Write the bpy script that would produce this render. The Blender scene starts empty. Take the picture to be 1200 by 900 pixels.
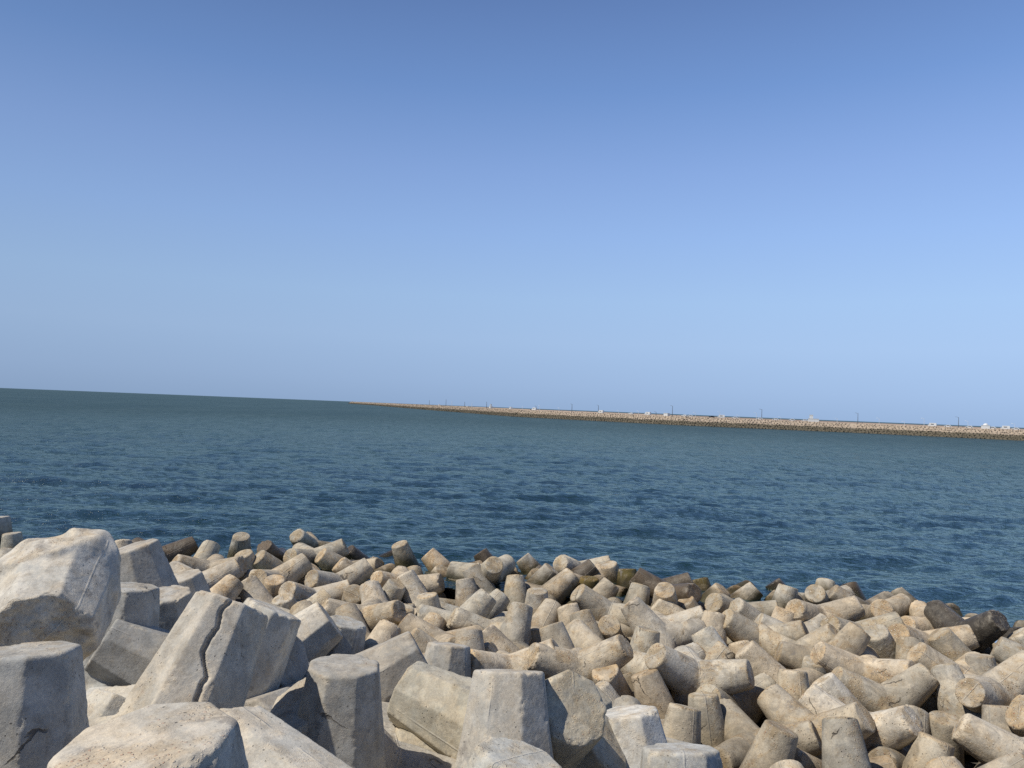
import bpy, math, random
import numpy as np
from mathutils import Vector, Quaternion, Matrix
R = math.radians
sc = bpy.context.scene
col = sc.collection
TETRAPODS = [
('S', 'g', [-24.096, 37.975, -0.851], [-0.7884, 0.0315, 0.0392, -0.6132], None, 'small grey tetrapod leg standing up between the leftmost dark block and the giant one', 'tetrapods of the near armour pile'),
('S', 'd', [-16.231, 36.32, 0.132], [-0.642, 0.5076, -0.1543, 0.5535], None, 'dark wet tetrapod lying at the waterline, first right of the square grey block', 'tetrapods of the near armour pile'),
('S', 'b', [-14.206, 35.777, -0.411], [-0.7141, 0.1459, -0.2472, -0.6384], None, 'smooth pale brown tetrapod with a rounded leg leaning right, left of the upright one', 'tetrapods of the near armour pile'),
('S', 'b', [-12.867, 33.846, 0.111], [0.3433, 0.514, 0.1426, -0.7731], None, 'tetrapod whose leg lies level with its bright round end facing left', 'tetrapods of the near armour pile'),
('S', 'g', [-13.336, 38.771, -0.438], [0.7913, 0.2012, -0.0426, 0.5758], None, 'tetrapod leg standing upright at the waterline with a flat grey top', 'tetrapods of the near armour pile'),
('S', 'd', [-11.152, 38.37, -0.427], [0.5529, 0.057, -0.3537, 0.7523], None, 'brownish tetrapod with its top in shade, just right of the upright leg at the waterline', 'tetrapods of the near armour pile'),
('S', 'b', [-11.548, 35.684, -0.691], [0.8831, 0.2047, -0.0093, -0.4221], None, 'slim tetrapod leg leaning left with a bright cream top and shaded front', 'tetrapods of the near armour pile'),
('S', 'b', [-10.28, 36.035, -0.403], [0.8913, 0.3301, -0.2408, -0.1964], None, 'tetrapod leaning left with a pinkish oval end, between two shaded legs', 'tetrapods of the near armour pile'),
('S', 'g', [-12.217, 31.044, 0.197], [0.6441, -0.4611, 0.1942, -0.5787], None, 'large smooth grey tetrapod leg pointing right and up above the big split block', 'tetrapods of the near armour pile'),
('S', 'b', [-9.854, 33.192, -0.016], [0.579, -0.4651, 0.0444, -0.6682], None, 'smooth tetrapod leg lying with its rounded end up right, near the tall waterline leg', 'tetrapods of the near armour pile'),
('S', 'b', [-10.352, 41.426, -0.142], [-0.4783, -0.0567, 0.4297, -0.7638], None, 'tetrapod leaning left at the waterline with a bright round end tipped to the sun', 'tetrapods of the near armour pile'),
('S', 'b', [-7.465, 36.903, -0.279], [0.5528, -0.1726, -0.4147, 0.7019], None, 'squat pale tetrapod end pointing left, below the level beige one', 'tetrapods of the near armour pile'),
('S', 'b', [-9.278, 37.356, 0.133], [0.8601, -0.0611, 0.5052, 0.036], None, 'beige tetrapod lying level at the waterline with its sawn end to the right', 'tetrapods of the near armour pile'),
('S', 'o', [-9.524, 34.55, -0.888], [0.8759, -0.0918, 0.2897, -0.3748], None, 'short pinkish stub of a tetrapod with a flat broken top, left side', 'tetrapods of the near armour pile'),
('S', 'o', [-9.403, 31.986, -0.98], [-0.7848, -0.1184, -0.1247, 0.5954], None, 'pinkish tetrapod stub with a black hollow beneath its chipped end', 'tetrapods of the near armour pile'),
('S', 'g', [-7.945, 31.899, -0.436], [0.3208, -0.022, -0.4931, 0.8083], None, 'tetrapod showing a clean grey disc end left, leg running right into shade', 'tetrapods of the near armour pile'),
('S', 'o', [-11.136, 28.885, -0.216], [-0.7726, 0.1573, -0.386, -0.4789], None, 'tetrapod leg peeping over the top edge of the big split block', 'tetrapods of the near armour pile'),
('S', 'g', [-9.175, 30.131, -0.553], [-0.6351, -0.1338, 0.3263, 0.6872], None, 'smooth grey round-topped tetrapod leg right of the split block top', 'tetrapods of the near armour pile'),
('S', 'b', [-7.633, 28.34, -0.448], [-0.7745, 0.3683, -0.1963, 0.4753], None, 'pale tetrapod leg lying with a bright upper side, above the flat broken slab', 'tetrapods of the near armour pile'),
('S', 'o', [-5.09, 28.509, -0.182], [-0.8214, -0.3189, 0.4378, 0.1788], None, 'short beige tetrapod with a ridge of chipped stone across its end', 'tetrapods of the near armour pile'),
('S', 'g', [-8.04, 29.811, -1.176], [-0.555, -0.0098, 0.1744, -0.8133], None, 'rough grey broken tetrapod stub behind the upright prism block', 'tetrapods of the near armour pile'),
('S', 'b', [-4.696, 38.546, -0.544], [0.939, 0.157, -0.1243, -0.2796], None, 'tall tetrapod leg at the waterline leaning left with a flat round top', 'tetrapods of the near armour pile'),
('S', 'd', [-7.051, 40.264, -0.898], [0.8683, 0.08, -0.3718, 0.3184], None, 'dark brown wet tetrapod stretched along the waterline left of the tall leg', 'tetrapods of the near armour pile'),
('S', 'g', [-7.336, 34.149, -0.288], [0.4797, 0.2815, 0.349, 0.7542], None, 'plain grey tetrapod leg lying in front of the dark brown wet one', 'tetrapods of the near armour pile'),
('S', 'b', [-6.312, 35.396, -0.521], [-0.149, 0.4453, 0.3568, 0.8076], None, 'V-shaped tetrapod with chipped orange patches, one leg level and one rising left', 'tetrapods of the near armour pile'),
('S', 'o', [-2.533, 36.904, -0.371], [0.2647, -0.3887, -0.0359, 0.8818], None, 'bright speckled orange-cream tetrapod leg leaning left at the waterline', 'tetrapods of the near armour pile'),
('S', 'b', [-4.302, 33.523, -0.15], [0.2946, -0.4976, 0.3115, -0.754], None, 'tetrapod leg lying down to the right with its end in black shadow', 'tetrapods of the near armour pile'),
('S', 'b', [-0.826, 34.557, 0.305], [-0.6326, -0.211, 0.6231, 0.4087], None, 'tetrapod with a clean round disc facing the viewer and a level leg to its left', 'tetrapods of the near armour pile'),
('S', 'b', [-0.912, 36.354, -0.544], [-0.2632, 0.49, -0.0894, 0.8262], None, 'tetrapod leg rounded at its right end, lying right of the clean middle disc', 'tetrapods of the near armour pile'),
('S', 'd', [-0.292, 38.363, -0.693], [-0.6462, -0.1636, 0.2634, 0.6973], None, 'dark wet stub behind the tetrapod with the clean disc at the waterline', 'tetrapods of the near armour pile'),
('S', 'b', [-5.158, 32.054, -0.964], [0.2968, -0.1985, 0.1191, -0.9265], None, 'long tetrapod leg rising to the right with a rough worn round end', 'tetrapods of the near armour pile'),
('S', 'g', [-3.399, 32.299, -0.642], [-0.9095, 0.2035, 0.1965, -0.3046], None, 'shaded grey tetrapod leg standing directly behind the long rising one', 'tetrapods of the near armour pile'),
('S', 'o', [-6.233, 32.651, -0.624], [0.1315, 0.1376, -0.4766, 0.8583], None, 'tetrapod with a rough pitted round end facing right, left of a pale cap', 'tetrapods of the near armour pile'),
('S', 'g', [-4.783, 30.516, -0.689], [0.9339, -0.2702, -0.231, -0.0377], None, 'small smooth pale cap of a tetrapod beside the rough pitted end', 'tetrapods of the near armour pile'),
('S', 'b', [-4.942, 26.918, -0.698], [-0.4672, -0.0383, 0.3893, 0.7929], None, 'broad rounded beige tetrapod shoulder just above the narrow grey post', 'tetrapods of the near armour pile'),
('S', 'b', [-3.926, 28.901, -1.264], [0.9918, 0.0679, 0.0619, 0.0883], None, 'short tetrapod stub with a bright cream flat top set in deep shade', 'tetrapods of the near armour pile'),
('S', 'g', [-1.379, 32.303, -0.986], [0.7149, -0.1563, 0.0363, 0.6805], None, 'grey stump-like tetrapod leg standing just above the cracked long grey one', 'tetrapods of the near armour pile'),
('S', 'o', [-2.656, 29.925, -1.017], [-0.853, -0.0682, 0.0648, 0.5133], None, 'small pink-edged tetrapod cap sitting above the cracked lying one', 'tetrapods of the near armour pile'),
('S', 'g', [-1.645, 29.176, -0.474], [-0.8142, 0.0262, 0.5682, -0.1168], None, 'long grey tetrapod with a dark crack, one leg left and one leg rising right', 'tetrapods of the near armour pile'),
('S', 'o', [-3.183, 27.749, -1.09], [0.8115, -0.1755, 0.3664, 0.4201], None, 'smooth egg-shaped cream tetrapod leg below the cracked grey one', 'tetrapods of the near armour pile'),
('S', 'b', [-4.294, 24.801, -0.674], [-0.0711, 0.2012, 0.3073, 0.9274], None, 'broad speckled brown tetrapod leg pointing up right above the flat grey slab', 'tetrapods of the near armour pile'),
('S', 'b', [-2.034, 26.784, -0.535], [-0.0761, 0.4958, -0.1075, -0.8584], None, 'beige tetrapod leg pointing up left beside the egg-shaped cream one', 'tetrapods of the near armour pile'),
('S', 'o', [-1.677, 24.959, -0.619], [-0.9, -0.0662, 0.4159, 0.1127], None, 'brown chipped tetrapod leg with a dark end, left of the grey box-shaped block', 'tetrapods of the near armour pile'),
('S', 'g', [-1.124, 30.689, -0.788], [0.7851, 0.0054, 0.396, 0.4762], None, 'grey tetrapod leg with straight cast edges, behind the one with a round right end', 'tetrapods of the near armour pile'),
('S', 'g', [0.272, 27.279, -0.613], [-0.9287, 0.246, -0.0603, 0.2707], None, 'smooth round-nosed grey tetrapod leg whose right flank is black in shade', 'tetrapods of the near armour pile'),
('S', 'b', [-0.372, 28.588, -0.574], [0.0298, -0.4041, 0.4209, -0.8116], None, 'long pale tetrapod lying level with its rough round end to the right', 'tetrapods of the near armour pile'),
('S', 'g', [-0.946, 23.601, -0.601], [-0.0521, 0.0394, -0.2266, -0.9718], None, 'mottled dark grey rounded tetrapod top right of the grey box-shaped block', 'tetrapods of the near armour pile'),
('S', 'b', [0.499, 25.659, -0.759], [-0.5903, -0.2057, 0.3191, 0.7123], None, 'smooth brown tetrapod leg slanting down right behind the cream prism block', 'tetrapods of the near armour pile'),
('S', 'o', [0.253, 23.69, -0.235], [0.8534, -0.0442, 0.4771, -0.2052], None, 'large orange-streaked tetrapod leg rising right over the cream prism block', 'tetrapods of the near armour pile'),
('S', 'b', [2.182, 25.215, -0.713], [0.9397, -0.0972, -0.2062, -0.255], None, 'wide tetrapod with a long crack, leg slanting up to the left', 'tetrapods of the near armour pile'),
('S', 'b', [2.417, 23.614, -0.013], [-0.1284, 0.3793, -0.2304, 0.8869], None, 'plain beige tetrapod leg lying level and ending at the left of the ringed leg', 'tetrapods of the near armour pile'),
('S', 'o', [3.624, 23.297, -1.056], [0.4138, -0.0829, -0.2393, 0.8744], None, 'tetrapod standing with a salmon-speckled round top above the white block', 'tetrapods of the near armour pile'),
('S', 'g', [3.481, 20.772, -0.92], [0.4619, -0.2872, -0.0611, 0.8369], None, 'short grey tetrapod piece leaning left in front of the salmon-topped one', 'tetrapods of the near armour pile'),
('S', 'o', [4.764, 22.265, -1.14], [0.9769, -0.1135, -0.1677, 0.0689], None, 'clean orange-brown upright tetrapod cone right of the salmon-topped one', 'tetrapods of the near armour pile'),
('S', 'b', [4.452, 19.557, -1.143], [0.5585, 0.0062, 0.1546, 0.8149], None, 'tetrapod leg widening downward with a dark right edge, above the grey cracked block', 'tetrapods of the near armour pile'),
('S', 'g', [5.801, 23.403, -0.038], [-0.131, 0.4827, -0.3358, 0.7982], None, 'big grey tetrapod, one leg level right and a rough dark end at left', 'tetrapods of the near armour pile'),
('S', 'b', [4.567, 25.946, -0.985], [0.185, -0.1102, -0.0422, -0.9756], None, 'tetrapod leg with a cracked rough top standing behind the big level grey one', 'tetrapods of the near armour pile'),
('S', 'g', [1.976, 38.053, -0.71], [0.6795, 0.1893, -0.2997, -0.6423], None, 'smooth grey tetrapod leg leaning left, alone against the sea in the middle', 'tetrapods of the near armour pile'),
('S', 'g', [1.157, 34.994, -0.581], [0.6957, -0.18, 0.2459, -0.6505], None, 'tetrapod leg rising right with a rough end and a black shaded side', 'tetrapods of the near armour pile'),
('S', 'b', [3.515, 37.307, 0.051], [-0.8482, -0.4175, 0.3259, 0.0106], None, 'small tetrapod showing a near full disc end just below the sea', 'tetrapods of the near armour pile'),
('S', 'o', [1.786, 33.441, -0.36], [-0.8671, 0.0235, -0.4068, -0.2865], None, 'tear-shaped tetrapod leg narrowing down left into a black gap', 'tetrapods of the near armour pile'),
('S', 'd', [2.866, 35.834, -0.335], [0.6325, -0.3416, 0.2426, -0.6514], None, 'dark wet shiny tetrapod leg lying up right at the waterline', 'tetrapods of the near armour pile'),
('S', 'g', [5.401, 36.564, -0.793], [-0.9673, -0.1216, 0.1419, 0.1715], None, 'tetrapod leg with a hollowed ring top standing at the waterline near green weed', 'tetrapods of the near armour pile'),
('S', 'y', [5.602, 34.775, -0.828], [-0.926, 0.0969, -0.0247, -0.364], None, 'yellow-green weedy stub at the waterline right of the hollow-topped leg', 'tetrapods of the near armour pile'),
('S', 'd', [7.072, 33.083, 0.05], [0.7482, 0.115, -0.4739, -0.4499], None, 'dark grey tetrapod leg sloping down right behind the bright disc', 'tetrapods of the near armour pile'),
('S', 'o', [6.728, 31.947, -0.34], [0.9346, 0.3116, -0.1347, 0.1062], None, 'tetrapod end showing a bright cream disc with a dark pit in its middle', 'tetrapods of the near armour pile'),
('S', 'd', [6.892, 34.977, -0.226], [0.3102, -0.4724, 0.2402, -0.7892], None, 'dark tetrapod leg with a shiny rounded nose pointing right at the waterline', 'tetrapods of the near armour pile'),
('S', 'b', [4.195, 30.875, -0.264], [0.8524, 0.2324, -0.3612, -0.2983], None, 'large tetrapod slanting down right with a brown streaked flank and dark end', 'tetrapods of the near armour pile'),
('S', 'b', [3.57, 32.686, -0.664], [-0.9508, 0.038, -0.3062, -0.0283], None, 'pale box-edged tetrapod leg pointing up right in front of the hollow-topped leg', 'tetrapods of the near armour pile'),
('S', 'y', [3.73, 34.186, -1.11], [0.4391, 0.0143, 0.0348, -0.8976], None, 'small tetrapod top with a yellowish rim, behind the large streaked one', 'tetrapods of the near armour pile'),
('S', 'b', [5.27, 31.973, -0.845], [-0.8655, 0.1952, -0.0517, 0.4584], None, 'smooth small tetrapod leg pointing up, left of the bright pitted disc', 'tetrapods of the near armour pile'),
('S', 'g', [5.603, 27.609, -0.174], [0.9312, -0.159, -0.3158, 0.089], None, 'wide grey tetrapod leg running down right, behind the brown speckled disc', 'tetrapods of the near armour pile'),
('S', 'o', [4.024, 29.763, -0.837], [0.2697, 0.101, -0.4397, 0.8507], None, 'tetrapod leg aimed at the viewer with a speckled brown disc', 'tetrapods of the near armour pile'),
('S', 'o', [2.929, 29.46, -1.119], [0.9372, -0.1115, -0.1798, -0.2773], None, 'small orange tetrapod cap wedged under the large streaked one', 'tetrapods of the near armour pile'),
('S', 'b', [3.378, 28.09, -0.992], [-0.3721, -0.0605, 0.265, 0.8875], None, 'beige tetrapod stub directly right and below the small orange cap', 'tetrapods of the near armour pile'),
('S', 'o', [3.422, 26.776, -0.747], [0.8792, -0.3829, -0.2557, 0.1224], None, 'little round speckled knob low between the stub and the wide cracked one', 'tetrapods of the near armour pile'),
('S', 'o', [1.222, 29.449, -0.877], [-0.6515, 0.3875, 0.0534, 0.65], None, 'upright orange-brown tetrapod with a rounded pink-rimmed head in the middle', 'tetrapods of the near armour pile'),
('S', 'g', [1.299, 30.898, -0.949], [-0.9253, -0.0422, -0.0263, 0.3759], None, 'small grey tetrapod with a flat crumbled top beside the black gap', 'tetrapods of the near armour pile'),
('S', 'b', [0.561, 32.678, -0.848], [-0.3037, 0.1017, -0.1935, -0.9274], None, 'low pale hump of a tetrapod left of the rough-ended rising leg', 'tetrapods of the near armour pile'),
('S', 'o', [8.134, 31.575, -1.064], [0.3529, -0.2141, -0.1186, 0.9031], None, 'small bright end of a tetrapod near the left of the disc cluster', 'tetrapods of the near armour pile'),
('S', 'b', [7.386, 30.493, -0.574], [0.8465, -0.2815, -0.3657, 0.2653], None, 'brown-streaked tetrapod lying level right below the bright pitted disc', 'tetrapods of the near armour pile'),
('S', 'o', [4.539, 24.383, -1.977], [0.9326, -0.1792, -0.2067, -0.2353], None, 'pale orange tetrapod lump between the salmon top and the orange cone', 'tetrapods of the near armour pile'),
('S', 'y', [9.404, 35.36, -1.207], [-0.6422, 0.1949, -0.0595, -0.739], None, 'brown weedy wet tetrapod stub at the waterline right of the dark nose', 'tetrapods of the near armour pile'),
('S', 'b', [8.476, 33.708, -0.847], [0.948, 0.1273, 0.2861, -0.0568], None, 'tetrapod leg with a blackened pitted end pointing up right near the waterline', 'tetrapods of the near armour pile'),
('S', 'b', [9.418, 31.28, -0.193], [-0.8566, -0.3585, 0.3508, 0.1215], None, 'tetrapod with a pale sunlit disc facing left, in the second row', 'tetrapods of the near armour pile'),
('S', 'g', [9.804, 33.806, -0.726], [-0.5434, 0.2803, -0.2393, 0.7542], None, 'clean grey square-ended tetrapod leg pointing up right at the waterline', 'tetrapods of the near armour pile'),
('S', 'o', [12.647, 33.118, -0.875], [-0.7042, 0.4064, 0.1286, -0.5679], None, 'small pinkish tetrapod leg pointing left, between clean grey ones', 'tetrapods of the near armour pile'),
('S', 'g', [10.235, 30.415, -0.459], [-0.6739, 0.196, 0.3769, -0.6045], None, 'tetrapod with a dark grey disc framed by a pale rim, facing left', 'tetrapods of the near armour pile'),
('S', 'g', [11.509, 32.451, -0.732], [0.8138, 0.0297, 0.1543, 0.5594], None, 'rounded grey tetrapod leg standing at the waterline left of the round disc', 'tetrapods of the near armour pile'),
('S', 'd', [13.471, 35.774, -1.08], [0.9333, -0.1017, -0.3047, -0.1608], None, 'dark wet tetrapod behind the pinkish one at the waterline', 'tetrapods of the near armour pile'),
('S', 'g', [13.601, 33.474, -0.206], [-0.5531, -0.4254, -0.1909, 0.6904], None, 'tetrapod pointing straight at the viewer, plain round disc at the waterline', 'tetrapods of the near armour pile'),
('S', 'b', [14.204, 34.44, -0.843], [0.7883, -0.2559, -0.0285, -0.5588], None, 'smooth capped tetrapod leg just above and right of the plain disc', 'tetrapods of the near armour pile'),
('S', 'g', [15.333, 32.706, -0.331], [-0.6258, -0.2542, 0.38, 0.632], None, 'tetrapod with a white-edged seam pointing left, right of the plain disc', 'tetrapods of the near armour pile'),
('S', 'd', [16.231, 34.929, -1.01], [-0.3379, -0.0095, 0.2758, 0.8998], None, 'dull grey tetrapod cap standing last at the waterline before open water', 'tetrapods of the near armour pile'),
('S', 'b', [12.241, 30.059, 0.121], [-0.8362, 0.0071, -0.5087, 0.2047], None, 'big smooth beige tetrapod leg with a lengthwise seam pointing up right', 'tetrapods of the near armour pile'),
('S', 'b', [12.548, 31.861, -0.645], [0.5151, 0.5565, 0.0063, 0.6519], None, 'brown tetrapod lying level with a chipped crumbling right end', 'tetrapods of the near armour pile'),
('S', 'o', [10.271, 29.259, -0.906], [-0.9572, 0.0188, -0.156, -0.2431], None, 'rough tetrapod leg with a stony white-flecked upper side, centre right', 'tetrapods of the near armour pile'),
('S', 'g', [10.921, 28.436, -0.395], [-0.8077, 0.2344, 0.4624, -0.2808], None, 'tetrapod with a large grey oval end facing left, leg running right', 'tetrapods of the near armour pile'),
('S', 'b', [9.448, 28.327, -0.318], [0.5947, -0.2825, -0.3708, 0.655], None, 'worn tetrapod lying with a lumpy top, left of the large grey oval end', 'tetrapods of the near armour pile'),
('S', 'o', [10.344, 27.051, -0.508], [0.5438, -0.1582, 0.336, -0.7525], None, 'long tetrapod with salmon speckled top and dark right end', 'tetrapods of the near armour pile'),
('S', 'b', [9.247, 28.731, -1.026], [0.4477, 0.427, -0.0517, 0.7839], None, 'large tetrapod, oval pale end up right with black shade under its leg', 'tetrapods of the near armour pile'),
('S', 'g', [7.547, 25.762, -0.734], [-0.4884, -0.0837, 0.3069, 0.8126], None, 'grey tetrapod with a raised strip along its leg, fanning down right', 'tetrapods of the near armour pile'),
('S', 'g', [6.264, 29.816, -0.499], [-0.357, 0.4126, -0.2792, 0.7901], None, 'pale tetrapod leg pointing up right with a narrow bright band across it', 'tetrapods of the near armour pile'),
('S', 'b', [7.409, 27.734, -0.802], [-0.8995, 0.2121, -0.0221, 0.3814], None, 'tiny exposed tetrapod cap left of the worn lumpy one', 'tetrapods of the near armour pile'),
('S', 'o', [11.804, 25.244, -0.354], [0.7007, -0.2912, -0.4396, 0.4806], None, 'tetrapod with an orange pitted end facing left above the oval grey top', 'tetrapods of the near armour pile'),
('S', 'b', [10.985, 25.965, -0.399], [-0.0964, -0.3093, -0.0611, -0.9441], None, 'broad smooth brown tetrapod leg standing up right beside a black gap', 'tetrapods of the near armour pile'),
('S', 'g', [10.331, 25.547, -1.548], [0.5929, 0.0655, 0.0504, -0.801], None, 'squat upright tetrapod with a flat oval grey top, under the orange pitted end', 'tetrapods of the near armour pile'),
('S', 'b', [8.452, 22.364, -1.031], [0.6574, -0.0582, 0.1144, 0.7426], None, 'low square-edged tetrapod piece left of the squat oval top', 'tetrapods of the near armour pile'),
('S', 'b', [8.859, 24.349, -0.612], [0.8779, -0.2608, -0.2889, 0.2789], None, 'star-shaped tetrapod seen onto its joint, creases crossing in the middle', 'tetrapods of the near armour pile'),
('S', 'b', [11.694, 23.586, -0.705], [0.8586, -0.0352, -0.5105, -0.0306], None, 'tetrapod with a dark end at left and a rough second leg pointing right', 'tetrapods of the near armour pile'),
('S', 'w', [9.759, 21.065, -0.687], [-0.7979, 0.1142, 0.4665, 0.3642], None, 'whitest tetrapod, long leg ending in a chalky round face over a shadow', 'tetrapods of the near armour pile'),
('S', 'w', [10.616, 22.858, -1.172], [-0.7348, 0.2983, 0.1445, -0.5918], None, 'small white rimmed tetrapod end peeping over the whitest one', 'tetrapods of the near armour pile'),
('S', 'g', [13.265, 24.334, -1.906], [0.9821, 0.0842, 0.0459, -0.162], None, 'tetrapod standing with an oval flat top right of the chalky round face', 'tetrapods of the near armour pile'),
('S', 'g', [14.578, 23.042, -0.083], [0.8024, 0.3323, -0.4906, 0.0702], None, 'largest grey tetrapod at right, pebbly round end aimed at the viewer', 'tetrapods of the near armour pile'),
('S', 'g', [13.739, 20.935, -1.326], [0.2186, -0.0452, -0.1489, -0.9633], None, 'thin pale tetrapod tip showing under the largest grey one', 'tetrapods of the near armour pile'),
('S', 'g', [13.264, 19.417, -0.513], [0.2886, -0.526, 0.0757, 0.7964], None, 'tetrapod lying along the right edge with a rusty broken ridge on top', 'tetrapods of the near armour pile'),
('S', 'o', [10.437, 19.417, -1.533], [0.6393, 0.0995, 0.1638, 0.7446], None, 'orange tetrapod leg standing under the oval-topped one', 'tetrapods of the near armour pile'),
('S', 'o', [8.428, 19.703, -1.431], [0.8864, 0.2368, -0.3918, -0.0686], None, 'speckled tetrapod lying along the bottom edge with a dark left end', 'tetrapods of the near armour pile'),
('S', 'g', [8.246, 18.09, -0.793], [0.9687, -0.2417, -0.0049, -0.0571], None, 'pointed grey tetrapod leg with a rusty edge standing before the whitest one', 'tetrapods of the near armour pile'),
('S', 'b', [6.234, 18.72, -1.113], [0.0598, -0.1765, -0.0083, -0.9825], None, 'tetrapod standing with a broad worn top at the bottom, left of the pointed one', 'tetrapods of the near armour pile'),
('S', 'b', [6.811, 20.682, -0.994], [0.4996, 0.498, 0.1386, 0.6951], None, 'spread tetrapod with a mottled leg up left and a chipped leg right', 'tetrapods of the near armour pile'),
('S', 'b', [5.829, 21.354, -1.442], [0.6707, -0.0157, -0.0957, -0.7353], None, 'upright tetrapod with a pale flat top under the end of the big level one', 'tetrapods of the near armour pile'),
('S', 'g', [13.557, 27.005, -0.659], [0.7246, -0.0582, -0.2553, 0.6375], None, 'tetrapod leg leaning to the viewer with a round grey top beside a black gap', 'tetrapods of the near armour pile'),
('S', 'b', [12.801, 28.009, 0.043], [-0.2216, 0.4322, -0.2528, 0.8368], None, 'smooth tetrapod leg lying behind the round grey top', 'tetrapods of the near armour pile'),
('S', 'o', [16.679, 29.859, -0.133], [0.1613, -0.1538, -0.5401, -0.8115], None, 'sunlit cream tetrapod with a rounded leg up, next to the black wet one', 'tetrapods of the near armour pile'),
('S', 'b', [13.68, 25.589, -0.89], [0.8819, -0.165, 0.1217, 0.4246], None, 'smooth rounded tetrapod hump right of the leaning round-topped leg', 'tetrapods of the near armour pile'),
('S', 'b', [16.106, 26.564, -0.633], [-0.1375, 0.3155, -0.0457, -0.9378], None, 'long brown tetrapod leg leaning left with a shaded oval end', 'tetrapods of the near armour pile'),
('S', 'o', [14.995, 27.61, -0.074], [-0.8124, -0.0321, -0.5338, 0.2324], None, 'cream tetrapod leg lying between the brown leaning leg and black wet one', 'tetrapods of the near armour pile'),
('S', 'o', [14.797, 25.078, -0.472], [0.6977, 0.2397, -0.3666, -0.5669], None, 'tetrapod leg leaning left with orange patches below the brown leaning one', 'tetrapods of the near armour pile'),
('S', 'k', [16.82, 28.251, 0.144], [0.7174, -0.3293, -0.3792, -0.4827], None, 'black wet tetrapod at the waterline with two long legs, near the right edge', 'tetrapods of the near armour pile'),
('S', 'k', [18.831, 28.02, -1.033], [-0.9246, 0.1241, 0.1018, 0.3455], None, 'black wet stub right of the two-legged black wet tetrapod', 'tetrapods of the near armour pile'),
('S', 'g', [18.768, 26.364, -0.487], [-0.6173, -0.1041, 0.3007, 0.7196], None, 'rough grey tetrapod stub at the right edge close to the water', 'tetrapods of the near armour pile'),
('S', 'b', [17.794, 25.002, -0.061], [0.3437, -0.5348, 0.095, 0.766], None, 'cream tetrapod leg lying left from the right edge of the picture', 'tetrapods of the near armour pile'),
('S', 'g', [15.677, 25.018, -1.2], [-0.5312, 0.0637, -0.0621, -0.8426], None, 'small brownish tetrapod piece in front of the pale rising leg', 'tetrapods of the near armour pile'),
('S', 'g', [13.649, 22.726, -0.835], [-0.0601, -0.0228, 0.2881, 0.9554], None, 'speckled tetrapod shoulder left of the pebbly round end', 'tetrapods of the near armour pile'),
('B', 'w', [-7.439, 13.019, 4.75], [-0.3273, -0.1861, -0.7937, 0.4778], 'broken', 'giant smooth pale block at far left with a broken orange lower edge', 'tetrapods of the near armour pile'),
('B', 'g', [-6.013, 9.768, 2.095], [-0.7109, 0.0547, -0.02, -0.7008], None, 'huge grey block standing at the bottom left with a worn level top', 'tetrapods of the near armour pile'),
('B', 'g', [-26.606, 40.464, -1.366], [-0.825, 0.0447, 0.0165, -0.5631], None, 'dark block just cutting into the left edge of the picture at the waterline', 'tetrapods of the near armour pile'),
('B', 'g', [-9.142, 20.604, 1.505], [0.9899, 0.046, -0.1331, -0.0172], None, 'square-looking grey block with a chalky top and black right side against the sea', 'tetrapods of the near armour pile'),
('B', 'g', [-8.709, 17.46, 1.054], [0.9563, -0.0299, 0.0463, 0.287], None, 'shaded block standing right behind the giant pale one', 'tetrapods of the near armour pile'),
('B', 'g', [-8.209, 19.422, 0.537], [0.4211, 0.0493, 0.0481, -0.9044], None, 'grey block with a flat oval lit top, left of the split block', 'tetrapods of the near armour pile'),
('B', 'g', [-6.646, 17.658, 1.249], [-0.8517, -0.2344, 0.4394, 0.163], None, 'block lying low in the black hollow behind the split block', 'tetrapods of the near armour pile'),
('B', 'w', [-4.991, 11.437, 2.395], [-0.0479, 0.1395, 0.2051, 0.9676], 'cracked', 'large block split by a long crack, leaning to the upper right', 'tetrapods of the near armour pile'),
('B', 'w', [-5.793, 15.737, 1.247], [0.8467, -0.0214, 0.2317, 0.4784], None, 'smooth prism block with a bright face and a black right side, beside the split one', 'tetrapods of the near armour pile'),
('B', 'w', [-6.894, 21.77, 0.117], [0.7688, -0.3333, 0.2869, -0.4643], None, 'flat slab-like leg of a block with a crumbled edge, behind the oval-topped one', 'tetrapods of the near armour pile'),
('B', 'g', [-2.754, 13.187, 0.985], [-0.9998, -0.0043, -0.0194, 0.0038], None, 'thick block standing with an oval rough top and a pitted dark face', 'tetrapods of the near armour pile'),
('B', 'w', [-2.317, 14.258, 0.859], [0.934, 0.2737, -0.1784, -0.1443], 'chipped', 'block with a smooth slanting cream top and a broken stony edge', 'tetrapods of the near armour pile'),
('B', 'w', [-2.346, 5.945, 2.93], [0.4137, 0.0596, 0.0169, -0.9083], None, 'widest block, rounded flat top, cut by the bottom edge at left', 'tetrapods of the near armour pile'),
('B', 'w', [-1.402, 8.484, 2.653], [0.1598, -0.5241, 0.1843, 0.816], 'short', 'bulging block with pinkish chips, between the widest block and the slanting top', 'tetrapods of the near armour pile'),
('B', 'g', [0.137, 12.193, 1.144], [0.838, -0.1255, 0.0795, 0.5251], None, 'tall eight-sided grey pillar leg standing at the bottom centre', 'tetrapods of the near armour pile'),
('B', 'c', [0.255, 15.358, 0.338], [0.1021, -0.3497, 0.2511, -0.8968], None, 'big cream block, one leg ending right of the grey pillar and one at its left', 'tetrapods of the near armour pile'),
('B', 'c', [0.366, 14.782, 1.479], [-0.6831, 0.4529, 0.3731, -0.4348], None, 'cream prism leg lying level to the left behind the grey pillar', 'tetrapods of the near armour pile'),
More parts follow.
